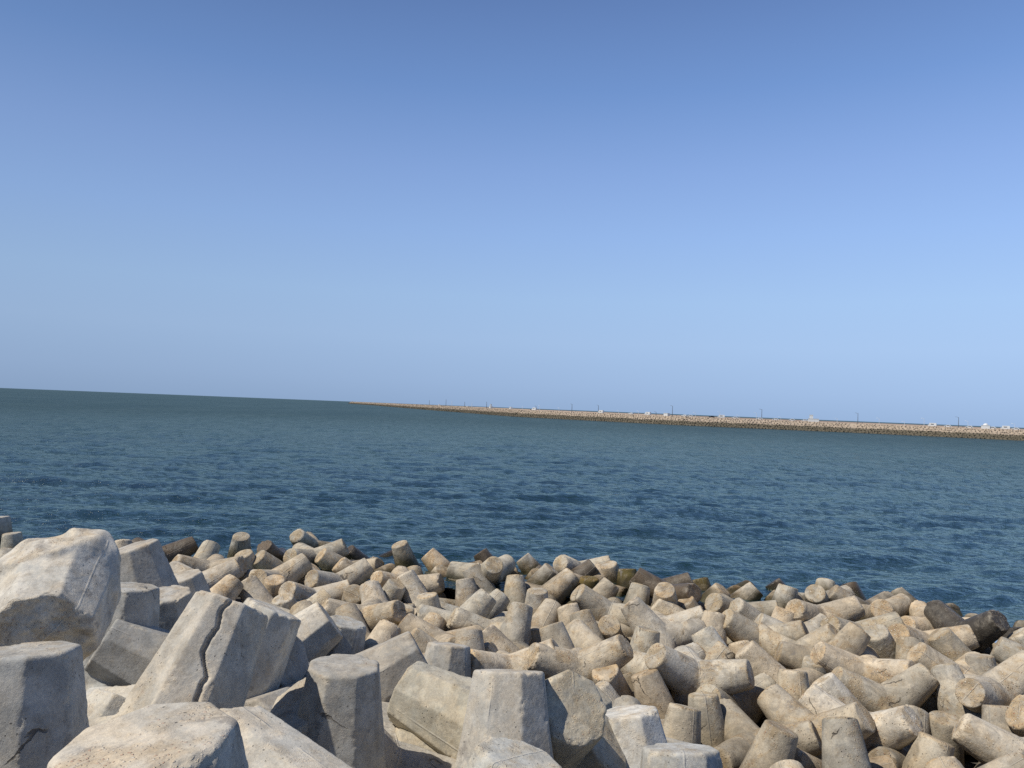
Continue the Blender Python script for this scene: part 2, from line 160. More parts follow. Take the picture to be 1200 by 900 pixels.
('B', 'w', [-0.334, 10.431, 0.788], [0.8941, 0.033, 0.1226, 0.4295], None, 'rounded rough block top at the bottom edge in front of the grey pillar', 'tetrapods of the near armour pile'),
('B', 'W', [2.944, 14.822, -0.351], [0.3543, 0.0481, -0.1162, -0.9266], None, 'whitewashed narrow block with a split grey side at the bottom centre right', 'tetrapods of the near armour pile'),
('B', 'g', [3.035, 11.922, 0.144], [-0.7389, 0.1113, -0.0763, -0.6601], None, 'light grey cracked block cut by the bottom edge beside the whitewashed one', 'tetrapods of the near armour pile'),
('B', 'g', [-3.938, 17.009, 1.008], [-0.5217, 0.4595, -0.1787, 0.6962], None, 'plain grey block lying level right of the oval rough top', 'tetrapods of the near armour pile'),
('B', 'w', [-8.981, 23.173, 0.168], [0.4511, -0.0809, -0.1073, 0.8823], None, 'crumbled pale block lump behind the flat oval lit top', 'tetrapods of the near armour pile'),
('S', 'b', [-17.56, 35.736, -0.534], [-0.5585, 0.1799, -0.0471, -0.8084], None, 'rounded cream cap just over the chalky top of the square-looking block', 'tetrapods of the near armour pile'),
('B', 'g', [-1.72, 21.86, -1.412], [0.9476, -0.114, 0.0054, -0.2982], None, 'small grey box-shaped block end among the round tetrapods', 'tetrapods of the near armour pile'),
('B', 'g', [-5.222, 23.124, -1.092], [0.5692, -0.0974, 0.0449, -0.8152], None, 'narrow grey post-like block leg with a black right side', 'tetrapods of the near armour pile'),
('B', 'w', [-7.847, 13.26, 0.153], [0.195, 0.8611, 0.2548, 0.3944], None, 'grey block low in the gap between the huge bottom-left block and the widest one', 'tetrapods of the near armour pile'),
('S', 'o', [6.646, 16.257, -0.871], [0.4266, -0.23, -0.4538, -0.7478], None, 'small orange-beige tetrapod cap at the bottom edge beside the upright broad-topped leg', 'tetrapods of the near armour pile'),
('S', 'b', [10.58, 16.983, -1.091], [0.0168, 0.7237, 0.6284, 0.2848], None, 'beige tetrapod at the bottom edge under the orange leg below the oval-topped one', 'tetrapods of the near armour pile'),
('S', 'g', [3.165, 18.946, -0.356], [-0.0967, -0.2335, 0.967, 0.0318], None, 'grey tetrapod just above the whitewashed block at the bottom centre', 'tetrapods of the near armour pile'),
('S', 'g', [11.484, 18.661, -1.043], [-0.2628, -0.7458, -0.6109, 0.0391], None, 'grey tetrapod in the bottom right corner, under the rusty-ridged leg', 'tetrapods of the near armour pile'),
('S', 'o', [8.459, 20.979, -0.737], [0.2347, 0.7812, 0.2612, -0.5162], None, 'longest low beige tetrapod leg lying left of the whitest tetrapod', 'tetrapods of the near armour pile'),
('S', 'g', [10.886, 20.835, -1.33], [0.5828, -0.004, 0.363, 0.727], None, 'grey tetrapod in the shadow right below the chalky round face', 'tetrapods of the near armour pile'),
('S', 'b', [12.196, 21.524, -1.766], [-0.1601, -0.0214, 0.0575, -0.9852], None, 'beige tetrapod low behind the orange leg at the bottom right', 'tetrapods of the near armour pile'),
('S', 'o', [15.12, 20.864, -0.688], [-0.5005, -0.3899, -0.6824, 0.3631], None, 'orange-beige tetrapod at the right edge, over the rusty-ridged leg', 'tetrapods of the near armour pile'),
('S', 'g', [15.879, 21.995, -1.202], [-0.0872, 0.8456, 0.4543, -0.2664], None, 'grey tetrapod at the right edge just beneath the pebbly round end', 'tetrapods of the near armour pile'),
('S', 'o', [-2.797, 23.185, -0.256], [-0.6586, -0.1317, 0.5417, 0.5055], None, 'small beige tetrapod glimpsed between the broad brown leg and the plain grey block', 'tetrapods of the near armour pile'),
('S', 'g', [5.071, 24.809, -0.471], [-0.8216, -0.4936, 0.2015, -0.2019], None, 'grey tetrapod just above the clean orange-brown cone', 'tetrapods of the near armour pile'),
('S', 'b', [6.928, 23.308, -1.05], [0.8653, 0.2677, -0.3868, 0.1729], None, 'beige tetrapod between the star-shaped joint and the spread one below it', 'tetrapods of the near armour pile'),
('S', 'o', [9.419, 23.372, -1.407], [0.7314, -0.4207, -0.4203, 0.3338], None, 'tiny beige tetrapod piece just above the spread tetrapod with the mottled leg', 'tetrapods of the near armour pile'),
('S', 'b', [6.363, 25.138, -0.962], [0.4297, -0.7159, 0.2046, 0.5108], None, 'beige tetrapod directly above the right end of the big level grey leg', 'tetrapods of the near armour pile'),
('S', 'b', [-6.363, 27.015, -0.562], [0.8699, 0.3654, 0.3102, 0.1162], None, 'low beige tetrapod on the left, just above the rough grey broken stub', 'tetrapods of the near armour pile'),
('S', 'g', [4.619, 28.267, -1.981], [0.7183, -0.2423, 0.2671, 0.595], None, 'sliver of a grey tetrapod left of the leg with the cracked rough top', 'tetrapods of the near armour pile'),
('S', 'b', [6.38, 26.572, -1.335], [-0.0569, -0.5213, 0.4222, 0.7394], None, 'sliver of a beige tetrapod beside the leg with the raised strip', 'tetrapods of the near armour pile'),
('S', 'o', [8.913, 27.206, -1.628], [-0.6119, 0.2209, -0.0585, -0.7572], None, 'beige tetrapod low between the worn lumpy one and the raised-strip leg', 'tetrapods of the near armour pile'),
('S', 'g', [19.643, 29.427, -1.013], [0.1814, -0.3053, -0.2071, -0.9116], None, 'grey tetrapod at the right edge near the black wet stub', 'tetrapods of the near armour pile'),
('S', 'g', [-3.655, 31.011, -1.807], [-0.4224, -0.7797, 0.3277, 0.3261], None, 'tiny beige tetrapod sliver by the bright cream stub set in deep shade', 'tetrapods of the near armour pile'),
('S', 'o', [15.042, 31.142, -0.039], [0.2617, -0.0175, -0.5048, 0.8225], None, 'orange-beige tetrapod between the round grey top and the sunlit cream leg', 'tetrapods of the near armour pile'),
('S', 'b', [18.711, 31.131, -1.121], [0.9352, 0.2558, 0.0009, -0.2449], None, 'sliver of a beige tetrapod touching the black wet two-legged one', 'tetrapods of the near armour pile'),
('S', 'b', [-3.782, 34.532, -0.952], [-0.8148, -0.4477, -0.3682, 0.01], None, 'beige tetrapod just above the lying leg whose end is in black shadow', 'tetrapods of the near armour pile'),
('S', 'g', [-0.66, 33.429, -0.488], [0.6326, -0.6346, 0.3441, -0.2806], None, 'grey tetrapod right below the clean disc facing the viewer', 'tetrapods of the near armour pile'),
('S', 'g', [18.296, 33.678, -0.708], [0.7537, -0.1739, -0.399, -0.4924], None, 'grey tetrapod at the waterline left of the black wet two-legged one', 'tetrapods of the near armour pile'),
('S', 'g', [-22.543, 35.086, -0.808], [-0.2886, 0.2622, 0.9025, -0.1831], None, 'low grey tetrapod at the far left edge of the pile by the water', 'tetrapods of the near armour pile'),
('S', 'o', [-3.575, 36.16, -0.993], [-0.1039, -0.3404, 0.4924, 0.7943], None, 'orange-beige tetrapod under the bright speckled leg at the waterline', 'tetrapods of the near armour pile'),
('S', 'g', [-1.647, 35.271, -1.182], [0.1766, 0.9435, -0.1137, -0.2564], None, 'sliver of a grey tetrapod left of the grey stump-like leg', 'tetrapods of the near armour pile'),
('S', 'b', [1.061, 36.533, -0.944], [0.6951, -0.3162, -0.4717, -0.4409], None, 'beige tetrapod at the waterline just below the smooth grey leg leaning left', 'tetrapods of the near armour pile'),
('S', 'o', [4.095, 35.307, -0.341], [0.0674, 0.1501, -0.9821, -0.092], None, 'orange-beige tetrapod at the foot of the hollow-topped leg', 'tetrapods of the near armour pile'),
('S', 'o', [10.418, 35.995, -0.756], [0.1698, 0.0897, -0.4939, 0.848], None, 'orange-beige tetrapod just behind the pale sunlit disc facing left', 'tetrapods of the near armour pile'),
('S', 'g', [-6.966, 37.966, -1.107], [-0.6911, 0.4656, 0.4403, 0.3343], None, 'small grey tetrapod between the dark brown wet one and the V-shaped one', 'tetrapods of the near armour pile')
]
BREAKWATER_LINE = [[344.3, 448.1], [313.0, 468.4], [233.4, 523.0], [124.5, 555.7], [1.1, 689.0], [-122.3, 1115.7], [-334.8, 1897.2], [-556.6, 2624.7]]
POSTS = [
([-126.4, 1186.1, 6.25], 1.836, 7.9, False, 0.3, 'first dark lamp post from the left tip on the far breakwater'),
([-89.5, 1054.5, 6.25], 1.852, 9.4, False, 0.3, 'second dark lamp post from the left tip on the far breakwater'),
([-78.4, 1016.0, 6.25], 1.852, 6.8, True, 0.237, 'first pale lamp post from the left tip on the far breakwater'),
([-57.0, 942.2, 6.25], 1.852, 6.3, False, 0.3, 'third dark lamp post from the left tip on the far breakwater'),
([-46.2, 904.8, 6.25], 1.852, 5.0, True, 0.211, 'second pale lamp post from the left tip on the far breakwater'),
([-26.7, 837.4, 6.25], 1.852, 6.5, False, 0.3, 'fourth dark lamp post from the left tip on the far breakwater'),
([10.4, 709.1, 6.25], 1.852, 3.1, True, 0.165, 'third pale lamp post from the left tip on the far breakwater'),
([22.3, 687.5, 6.25], 2.318, 3.8, False, 0.267, 'fifth dark lamp post from the left tip on the far breakwater'),
([25.3, 684.2, 6.25], 2.318, 4.6, True, 0.16, 'fourth pale lamp post from the left tip on the far breakwater'),
([41.7, 666.4, 6.25], 2.318, 3.0, True, 0.155, 'fifth pale lamp post from the left tip on the far breakwater'),
([51.9, 655.4, 6.25], 2.318, 6.6, False, 0.255, 'sixth dark lamp post from the left tip on the far breakwater'),
([72.0, 633.7, 6.25], 2.318, 6.3, False, 0.246, 'seventh dark lamp post from the left tip on the far breakwater'),
([86.6, 618.0, 6.25], 2.318, 2.7, True, 0.144, 'sixth pale lamp post from the left tip on the far breakwater'),
([100.2, 603.3, 6.25], 2.318, 2.7, True, 0.141, 'seventh pale lamp post from the left tip on the far breakwater'),
([111.6, 590.9, 6.25], 2.318, 2.6, False, 0.23, 'eighth dark lamp post from the left tip on the far breakwater'),
([121.8, 579.9, 6.25], 2.318, 7.7, False, 0.225, 'ninth dark lamp post from the left tip on the far breakwater'),
([136.3, 567.3, 6.25], 2.85, 3.1, True, 0.132, 'eighth pale lamp post from the left tip on the far breakwater'),
([153.0, 562.3, 6.25], 2.85, 4.4, True, 0.131, 'ninth pale lamp post from the left tip on the far breakwater'),
([165.8, 558.4, 6.25], 2.85, 2.5, True, 0.13, 'tenth pale lamp post from the left tip on the far breakwater'),
([177.3, 555.0, 6.25], 2.85, 4.9, True, 0.129, 'eleventh pale lamp post from the left tip on the far breakwater'),
([180.8, 553.9, 6.25], 2.85, 7.4, False, 0.215, 'tenth dark lamp post from the left tip on the far breakwater'),
([193.4, 550.2, 6.25], 2.85, 2.5, True, 0.128, 'twelfth pale lamp post from the left tip on the far breakwater'),
([229.1, 539.4, 6.25], 2.85, 3.0, True, 0.126, 'thirteenth pale lamp post from the left tip on the far breakwater'),
([241.6, 535.0, 6.25], 2.54, 7.1, False, 0.208, 'eleventh dark lamp post from the left tip on the far breakwater'),
([252.8, 527.3, 6.25], 2.54, 4.1, True, 0.123, 'fourteenth pale lamp post from the left tip on the far breakwater'),
([265.7, 518.4, 6.25], 2.54, 2.5, True, 0.121, 'fifteenth pale lamp post from the left tip on the far breakwater'),
([275.3, 511.8, 6.25], 2.54, 5.1, True, 0.119, 'sixteenth pale lamp post from the left tip on the far breakwater'),
([291.7, 500.6, 6.25], 2.54, 6.7, False, 0.195, 'twelfth dark lamp post from the left tip on the far breakwater'),
([296.1, 497.6, 6.25], 2.54, 4.4, True, 0.116, 'seventeenth pale lamp post from the left tip on the far breakwater'),
([317.0, 483.2, 6.25], 2.54, 3.8, True, 0.113, 'eighteenth pale lamp post from the left tip on the far breakwater')]
HUTS = [
('hut', [-540.8, 2617.6, 6.26], 1.867, (9.0, 2.2, 0, 0), 'low white hut at the very tip of the far breakwater'),
('van', [-102.7, 1094.7, 6.26], 1.852, (), 'white van nearest the tip of the far breakwater'),
('car', [-53.2, 923.6, 6.26], 1.852, (), 'white car parked between two dark lamp posts near the breakwater tip'),
('hut', [-21.1, 812.4, 6.26], 1.852, (5.0, 2.0, 2.4, 0), 'white hut with a pointed little tower on the left part of the breakwater'),
('van', [-0.3, 740.7, 6.26], 1.852, (), 'white van parked right of the little tower on the far breakwater'),
('van', [20.8, 686.8, 6.26], 2.318, (), 'white van beside a close pair of lamp posts on the far breakwater'),
('van', [73.7, 629.7, 6.26], 2.318, (), 'white van touching a tall dark lamp post on the far breakwater'),
('car', [94.8, 607.0, 6.26], 2.318, (), 'single white car in the middle of the far breakwater'),
('van', [105.9, 594.9, 6.26], 2.318, (), 'white van left of the tallest middle lamp post on the far breakwater'),
('hut', [118.0, 581.9, 6.26], 2.318, (3.6, 1.9, 0, 0), 'small pale kiosk just left of the tallest middle lamp post'),
('car', [128.8, 570.2, 6.26], 2.318, (), 'left one of two white cars parked nose to tail on the breakwater'),
('car', [132.3, 566.9, 6.26], 2.85, (), 'right one of two white cars parked nose to tail on the breakwater'),
('darkcar', [147.1, 562.5, 6.26], 2.85, (), 'dark car parked on the far breakwater, the only black one'),
('van', [153.3, 560.6, 6.26], 2.85, (), 'white van under a thin pale post right of the dark car'),
('car', [162.6, 557.8, 6.26], 2.85, (), 'white car alone a little right of the dark car on the breakwater'),
('car', [179.0, 552.9, 6.26], 2.85, (), 'white car at the foot of the tall lamp post right of the middle'),
('car', [189.4, 549.8, 6.26], 2.85, (), 'white car just right of the tall lamp post on the breakwater'),
('car', [200.0, 546.6, 6.26], 2.85, (), 'white car parked a few lengths left of the white hut with tower'),
('car', [208.2, 544.1, 6.26], 2.85, (), 'white car parked right next to the white hut with tower'),
('hut', [213.7, 542.5, 6.26], 2.85, (7.0, 2.1, 2.6, 0), 'white hut with a square tower on the right half of the breakwater'),
('van', [278.5, 507.9, 6.26], 2.54, (), 'white van by the tall pale post on the right part of the breakwater'),
('car', [286.0, 502.7, 6.26], 2.54, (), 'white car between the pale post and the last tall dark post'),
('car', [296.0, 495.8, 6.26], 2.54, (), 'white car parked left of the white domed kiosk'),
('hut', [303.4, 490.8, 6.26], 2.54, (4.8, 2.0, 0, 1), 'white kiosk with a rounded dome at the right part of the breakwater'),
('car', [306.4, 488.7, 6.26], 2.54, (), 'white car parked directly right of the domed kiosk'),
('van', [312.0, 484.9, 6.26], 2.54, (), 'white van second from the right edge on the breakwater'),
('car', [316.6, 481.7, 6.26], 2.54, (), 'last white car before the right edge on the breakwater')]
H_EYE = 8.0

# ------------------------------------------------------------------ helpers
def link_mesh(name, verts, faces, mat=None, smooth=False):
    me = bpy.data.meshes.new(name)
    me.from_pydata([tuple(v) for v in verts], [], faces)
    if smooth: me.shade_smooth()
    o = bpy.data.objects.new(name, me); col.objects.link(o)
    if mat: me.materials.append(mat)
    return o
def mesh_np(name, V, quads, mat, smooth=True):
    me = bpy.data.meshes.new(name)
    n = len(V); m = len(quads); k = quads.shape[1]
    me.vertices.add(n); me.vertices.foreach_set('co', np.ascontiguousarray(V, dtype=np.float32).ravel())
    me.loops.add(m*k); me.loops.foreach_set('vertex_index', np.ascontiguousarray(quads, dtype=np.int32).ravel())
    me.polygons.add(m); me.polygons.foreach_set('loop_start', np.arange(0, m*k, k, dtype=np.int32))
    me.update(calc_edges=True); me.validate()
    if smooth: me.shade_smooth()
    if mat: me.materials.append(mat)
    return me
def tag(o, label=None, cat=None, group=None, kind=None):
    if label: o['label'] = label
    if cat: o['category'] = cat
    if group: o['group'] = group
    if kind: o['kind'] = kind
    return o

def vnoise(P, seed=0):
    """smooth value noise on (n,3) points, 0..1"""
    P = P + seed*17.31
    I = np.floor(P).astype(np.int64); f = P - I; f = f*f*(3-2*f)
    def h(i, j, k):
        n = (i*374761393 + j*668265263 + k*2147483647 + seed*1274126177) & 0xffffffff
        n = ((n ^ (n >> 13))*1274126177) & 0xffffffff
        n = ((n ^ (n >> 16))*2654435761) & 0xffffffff
        return (n & 0xffffff)/float(0xffffff)
    r = 0
    for dx in (0, 1):
        for dy in (0, 1):
            for dz in (0, 1):
                w = (f[:,0] if dx else 1-f[:,0])*(f[:,1] if dy else 1-f[:,1])*(f[:,2] if dz else 1-f[:,2])
                r = r + w*h(I[:,0]+dx, I[:,1]+dy, I[:,2]+dz)
    return r
def fbm(P, seed=0, oct=4):
    r = 0; a = .5; t = 0
    for k in range(oct):
        r = r + a*vnoise(P*(2.03**k), seed+k); t += a; a *= .55
    return r/t
def sstep(x, a, b):
    t = np.clip((x-a)/(b-a), 0, 1); return t*t*(3-2*t)

# ------------------------------------------------------------------ node helpers
class NT:
    def __init__(s, mat):
        mat.use_nodes = True; s.t = mat.node_tree; s.t.nodes.clear()
    def n(s, typ, **kw):
        nd = s.t.nodes.new(typ)
        for k, v in kw.items():
            if hasattr(nd, k): setattr(nd, k, v)
        return nd
    def l(s, a, b): s.t.links.new(a, b)
    def noise(s, vec, scale, detail=4, rough=.55, dist=0.):
        nd = s.n('ShaderNodeTexNoise'); nd.inputs['Scale'].default_value = scale
        nd.inputs['Detail'].default_value = detail; nd.inputs['Roughness'].default_value = rough
        nd.inputs['Distortion'].default_value = dist
        s.l(vec, nd.inputs['Vector']); return nd.outputs['Fac']
    def voro(s, vec, scale, feature='F1', out='Distance'):
        nd = s.n('ShaderNodeTexVoronoi', feature=feature); nd.inputs['Scale'].default_value = scale
        s.l(vec, nd.inputs['Vector']); return nd.outputs[out]
    def ramp(s, fac, a, b, lo=0., hi=1.):
        nd = s.n('ShaderNodeMapRange'); nd.interpolation_type = 'SMOOTHSTEP'
        nd.inputs['From Min'].default_value = a; nd.inputs['From Max'].default_value = b
        nd.inputs['To Min'].default_value = lo; nd.inputs['To Max'].default_value = hi
        s.l(fac, nd.inputs['Value']); return nd.outputs['Result']
    def m(s, op, a, b=None, clamp=False):
        nd = s.n('ShaderNodeMath', operation=op, use_clamp=clamp)
        for i, v in enumerate((a, b)):
            if v is None: continue
            if isinstance(v, (int, float)): nd.inputs[i].default_value = v
            else: s.l(v, nd.inputs[i])
        return nd.outputs[0]
    def mix(s, fac, a, b, mode='MIX'):
        nd = s.n('ShaderNodeMix', data_type='RGBA', blend_type=mode)
        for i, v in ((0, fac), (6, a), (7, b)):
            if isinstance(v, (int, float)): nd.inputs[i].default_value = v
            elif isinstance(v, tuple): nd.inputs[i].default_value = (*v, 1) if len(v) == 3 else v
            else: s.l(v, nd.inputs[i])
        return nd.outputs[2]

def concrete(name, big):
    m = bpy.data.materials.new(name); t = NT(m)
    tc = t.n('ShaderNodeTexCoord'); oi = t.n('ShaderNodeObjectInfo'); geo = t.n('ShaderNodeNewGeometry')
    # every block gets its own piece of the pattern
    off = t.n('ShaderNodeVectorMath', operation='SCALE'); t.l(oi.outputs['Location'], off.inputs[0]); off.inputs['Scale'].default_value = 7.3
    vec = t.n('ShaderNodeVectorMath', operation='ADD'); t.l(tc.outputs['Object'], vec.inputs[0]); t.l(off.outputs[0], vec.inputs[1])
    v = vec.outputs[0]
    sep = t.n('ShaderNodeSeparateXYZ'); t.l(geo.outputs['Position'], sep.inputs[0]); z = sep.outputs['Z']
    end = t.n('ShaderNodeAttribute', attribute_name='endface').outputs['Fac']
    chip = t.n('ShaderNodeAttribute', attribute_name='chip').outputs['Fac']
    base = oi.outputs['Color']; alpha = oi.outputs['Alpha']
    blotch = t.noise(v, .9, 5, .6, .4)
    mid = t.noise(v, 3.2, 6, .62, .3)
    fine = t.noise(v, 22, 5, .7)
    grit = t.noise(v, 75, 3, .7)
    c = t.mix(t.ramp(blotch, .36, .66), base, t.mix(1., base, (1.08, 1.02, .93), 'MULTIPLY'))
    # grey cement skin in patches, warmer washed-out concrete elsewhere
    skin = t.ramp(t.noise(v, 1.3, 4, .65, .8), .46, .60)
    c = t.mix(t.m('MULTIPLY', skin, .55 if big else .7), c, t.mix(1., base, (.70, .73, .76) if big else (.66, .655, .65), 'MULTIPLY'))
    c = t.mix(t.ramp(mid, .35, .62, 0, .5), c, t.mix(1., c, (.70, .67, .64), 'MULTIPLY'))
    c = t.mix(t.ramp(fine, .40, .66, 0, .8), c, t.mix(1., c, (1.25, 1.22, 1.17), 'MULTIPLY'))
    c = t.mix(t.m('MULTIPLY', t.ramp(grit, .52, .68), t.ramp(mid, .40, .6)), c, t.mix(1., c, (.66, .62, .58), 'MULTIPLY'))
    # run-off streaks down the sides
    sm = t.n('ShaderNodeMapping'); t.l(geo.outputs['Position'], sm.inputs['Vector']); sm.inputs['Scale'].default_value = (2.6, 2.6, .3)
    strk = t.m('MULTIPLY', t.ramp(t.noise(sm.outputs[0], 1.6, 5, .65), .50, .66), t.ramp(mid, .38, .6))
    c = t.mix(t.m('MULTIPLY', strk, .45), c, t.mix(1., c, (.70, .64, .56), 'MULTIPLY'))
    # dark lichen / dirt stains
    stain = t.m('MULTIPLY', t.ramp(t.noise(v, 2.1, 7, .7, .6), .55, .66), t.ramp(t.noise(v, .7, 2), .42, .55))
    c = t.mix(t.m('MULTIPLY', stain, .62), c, (.17, .155, .14))
    # exposed stones where the skin has worn: speckles, stronger on ends, edges and chips
    wornn = t.ramp(t.noise(v, 1.7 if big else 1.2, 6, .68, .5), .57 if big else .50, .66 if big else .62)
    worn = t.m('MAXIMUM', t.m('MULTIPLY', wornn, .35 if big else .85), t.m('MAXIMUM', t.m('MULTIPLY', chip, .95), t.m('MULTIPLY', end, t.ramp(t.noise(v, 2.5, 3), .46 if big else .40, .62 if big else .55, .05, .6 if big else 1.))))
    vs = 30. if big else 19.
    v_ = v; v = t_dist(t, v, 9., .09)
    st = t.voro(v, vs); stc = t.n('ShaderNodeTexVoronoi'); stc.inputs['Scale'].default_value = vs; t.l(v, stc.inputs['Vector']); v = v_
    sepc = t.n('ShaderNodeSeparateColor'); t.l(stc.outputs['Color'], sepc.inputs[0]); rnd = sepc.outputs[0]
    stone = t.m('MULTIPLY', t.ramp(st, .42, .22), t.ramp(rnd, .25, .6))
    scol = t.mix(t.ramp(sepc.outputs[1], .3, .7), (.62, .46, .29), (.66, .60, .50))
    scol = t.mix(t.ramp(sepc.outputs[2], .72, .8), scol, (.42, .21, .12))
    rough_c = t.mix(t.m('MULTIPLY', stone, 1.), t.mix(1., c, (.92, .82, .68), 'MULTIPLY'), scol)
    c = t.mix(worn, c, rough_c)
    c = t.mix(t.m('MULTIPLY', chip, .5), c, (.64, .575, .46))
    # air holes
    hole = t.m('MULTIPLY', t.ramp(t.voro(t_dist(t, v, 12., .05), 13. if big else 10.), .17, .08), t.ramp(t.noise(v, 1.9, 3), .52, .62))
    c = t.mix(t.m('MULTIPLY', hole, .55), c, (.06, .055, .05))
    # hairline cracks
    crk = t.m('MULTIPLY', t.ramp(t.voro(t_dist(t, v), .55, 'DISTANCE_TO_EDGE'), .009, .003), t.ramp(t.noise(v, .8, 2), .62, .68))
    c = t.mix(t.m('MULTIPLY', crk, .8), c, (.07, .06, .05))
    # mould seams: the two planes that hold the pairs of legs
    seams = None
    for nx, ny, nz in ((0, 1, 0), SEAM2):
        d = t.n('ShaderNodeVectorMath', operation='DOT_PRODUCT'); t.l(tc.outputs['Object'], d.inputs[0]); d.inputs[1].default_value = (nx, ny, nz)
        s_ = t.ramp(t.m('ABSOLUTE', t.m('ADD', d.outputs['Value'], t.m('MULTIPLY', t.m('SUBTRACT', mid, .5), .02))), .022, .008)
        seams = s_ if seams is None else t.m('MAXIMUM', seams, s_)
    seams = t.m('MULTIPLY', seams, t.ramp(t.noise(v, 1.1, 3), .4, .55))
    c = t.mix(t.m('MULTIPLY', seams, .22), c, (.62, .58, .50))
    # wet and weed-stained near the sea
    line = t.m('ADD', z, t.m('MULTIPLY', t.m('SUBTRACT', blotch, .5), 1.4))
    wet = t.ramp(line, .80, .15)
    seaside = t.ramp(t.m('ADD', sep.outputs['Y'], t.m('MULTIPLY', sep.outputs['X'], .22)), 31.5, 35.)
    wet = t.m('MULTIPLY', wet, seaside)
    c = t.mix(wet, c, t.mix(1., c, (.22, .19, .13), 'MULTIPLY'))
    weed = t.m('MULTIPLY', t.ramp(line, .35, -.1), seaside)
    c = t.mix(t.m('MULTIPLY', weed, .7), c, (.035, .035, .012))
    # shade painted into the colour: darker low in the pile to deepen the gaps
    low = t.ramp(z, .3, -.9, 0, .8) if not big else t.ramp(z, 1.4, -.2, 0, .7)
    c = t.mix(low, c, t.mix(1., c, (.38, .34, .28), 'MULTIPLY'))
    c = t.mix(t.m('MULTIPLY', t.m('SUBTRACT', 1., alpha), .5), c, (.035, .030, .024))
    hgt = t.m('ADD', t.m('MULTIPLY', fine, .35), t.m('MULTIPLY', grit, .2))
    hgt = t.m('ADD', hgt, t.m('MULTIPLY', mid, .5))
    hgt = t.m('ADD', hgt, t.m('MULTIPLY', t.m('MULTIPLY', stone, worn), .9))
    hgt = t.m('SUBTRACT', hgt, t.m('MULTIPLY', hole, 1.4))
    hgt = t.m('SUBTRACT', hgt, t.m('MULTIPLY', crk, 1.3))
    hgt = t.m('ADD', hgt, t.m('MULTIPLY', seams, .5))
    bp = t.n('ShaderNodeBump'); bp.inputs['Strength'].default_value = .9; bp.inputs['Distance'].default_value = .022 if big else .038
    t.l(hgt, bp.inputs['Height'])
    bs = t.n('ShaderNodeBsdfPrincipled'); t.l(c, bs.inputs['Base Color']); t.l(bp.outputs[0], bs.inputs['Normal'])
    ro = t.m('SUBTRACT', .92, t.m('MULTIPLY', wet, .45)); ro = t.m('MULTIPLY', ro, t.ramp(alpha, 0., 1., .5, 1.))
    t.l(ro, bs.inputs['Roughness']); bs.inputs['Specular IOR Level'].default_value = .25
    out = t.n('ShaderNodeOutputMaterial'); t.l(bs.outputs[0], out.inputs[0])
    return m
def t_dist(t, v, sc_=3., amt=.35):
    n = t.n('ShaderNodeTexNoise'); n.inputs['Scale'].default_value = sc_; n.inputs['Detail'].default_value = 5; t.l(v, n.inputs['Vector'])
    s = t.n('ShaderNodeVectorMath', operation='SCALE'); t.l(n.outputs['Color'], s.inputs[0]); s.inputs['Scale'].default_value = amt
    a = t.n('ShaderNodeVectorMath', operation='ADD'); t.l(v, a.inputs[0]); t.l(s.outputs[0], a.inputs[1])
    return a.outputs[0]

# ------------------------------------------------------------------ tetrapod meshes
LEG, RE, RR = .643, .151, .2385
ca, sa = math.cos(R(109.4712)), math.sin(R(109.4712))
DIRS = [Vector((0, 0, 1))] + [Vector((sa*math.cos(a), sa*math.sin(a), ca)) for a in (0, 2*math.pi/3, 4*math.pi/3)]
SEAM2 = tuple(DIRS[2].cross(DIRS[3]).normalized())

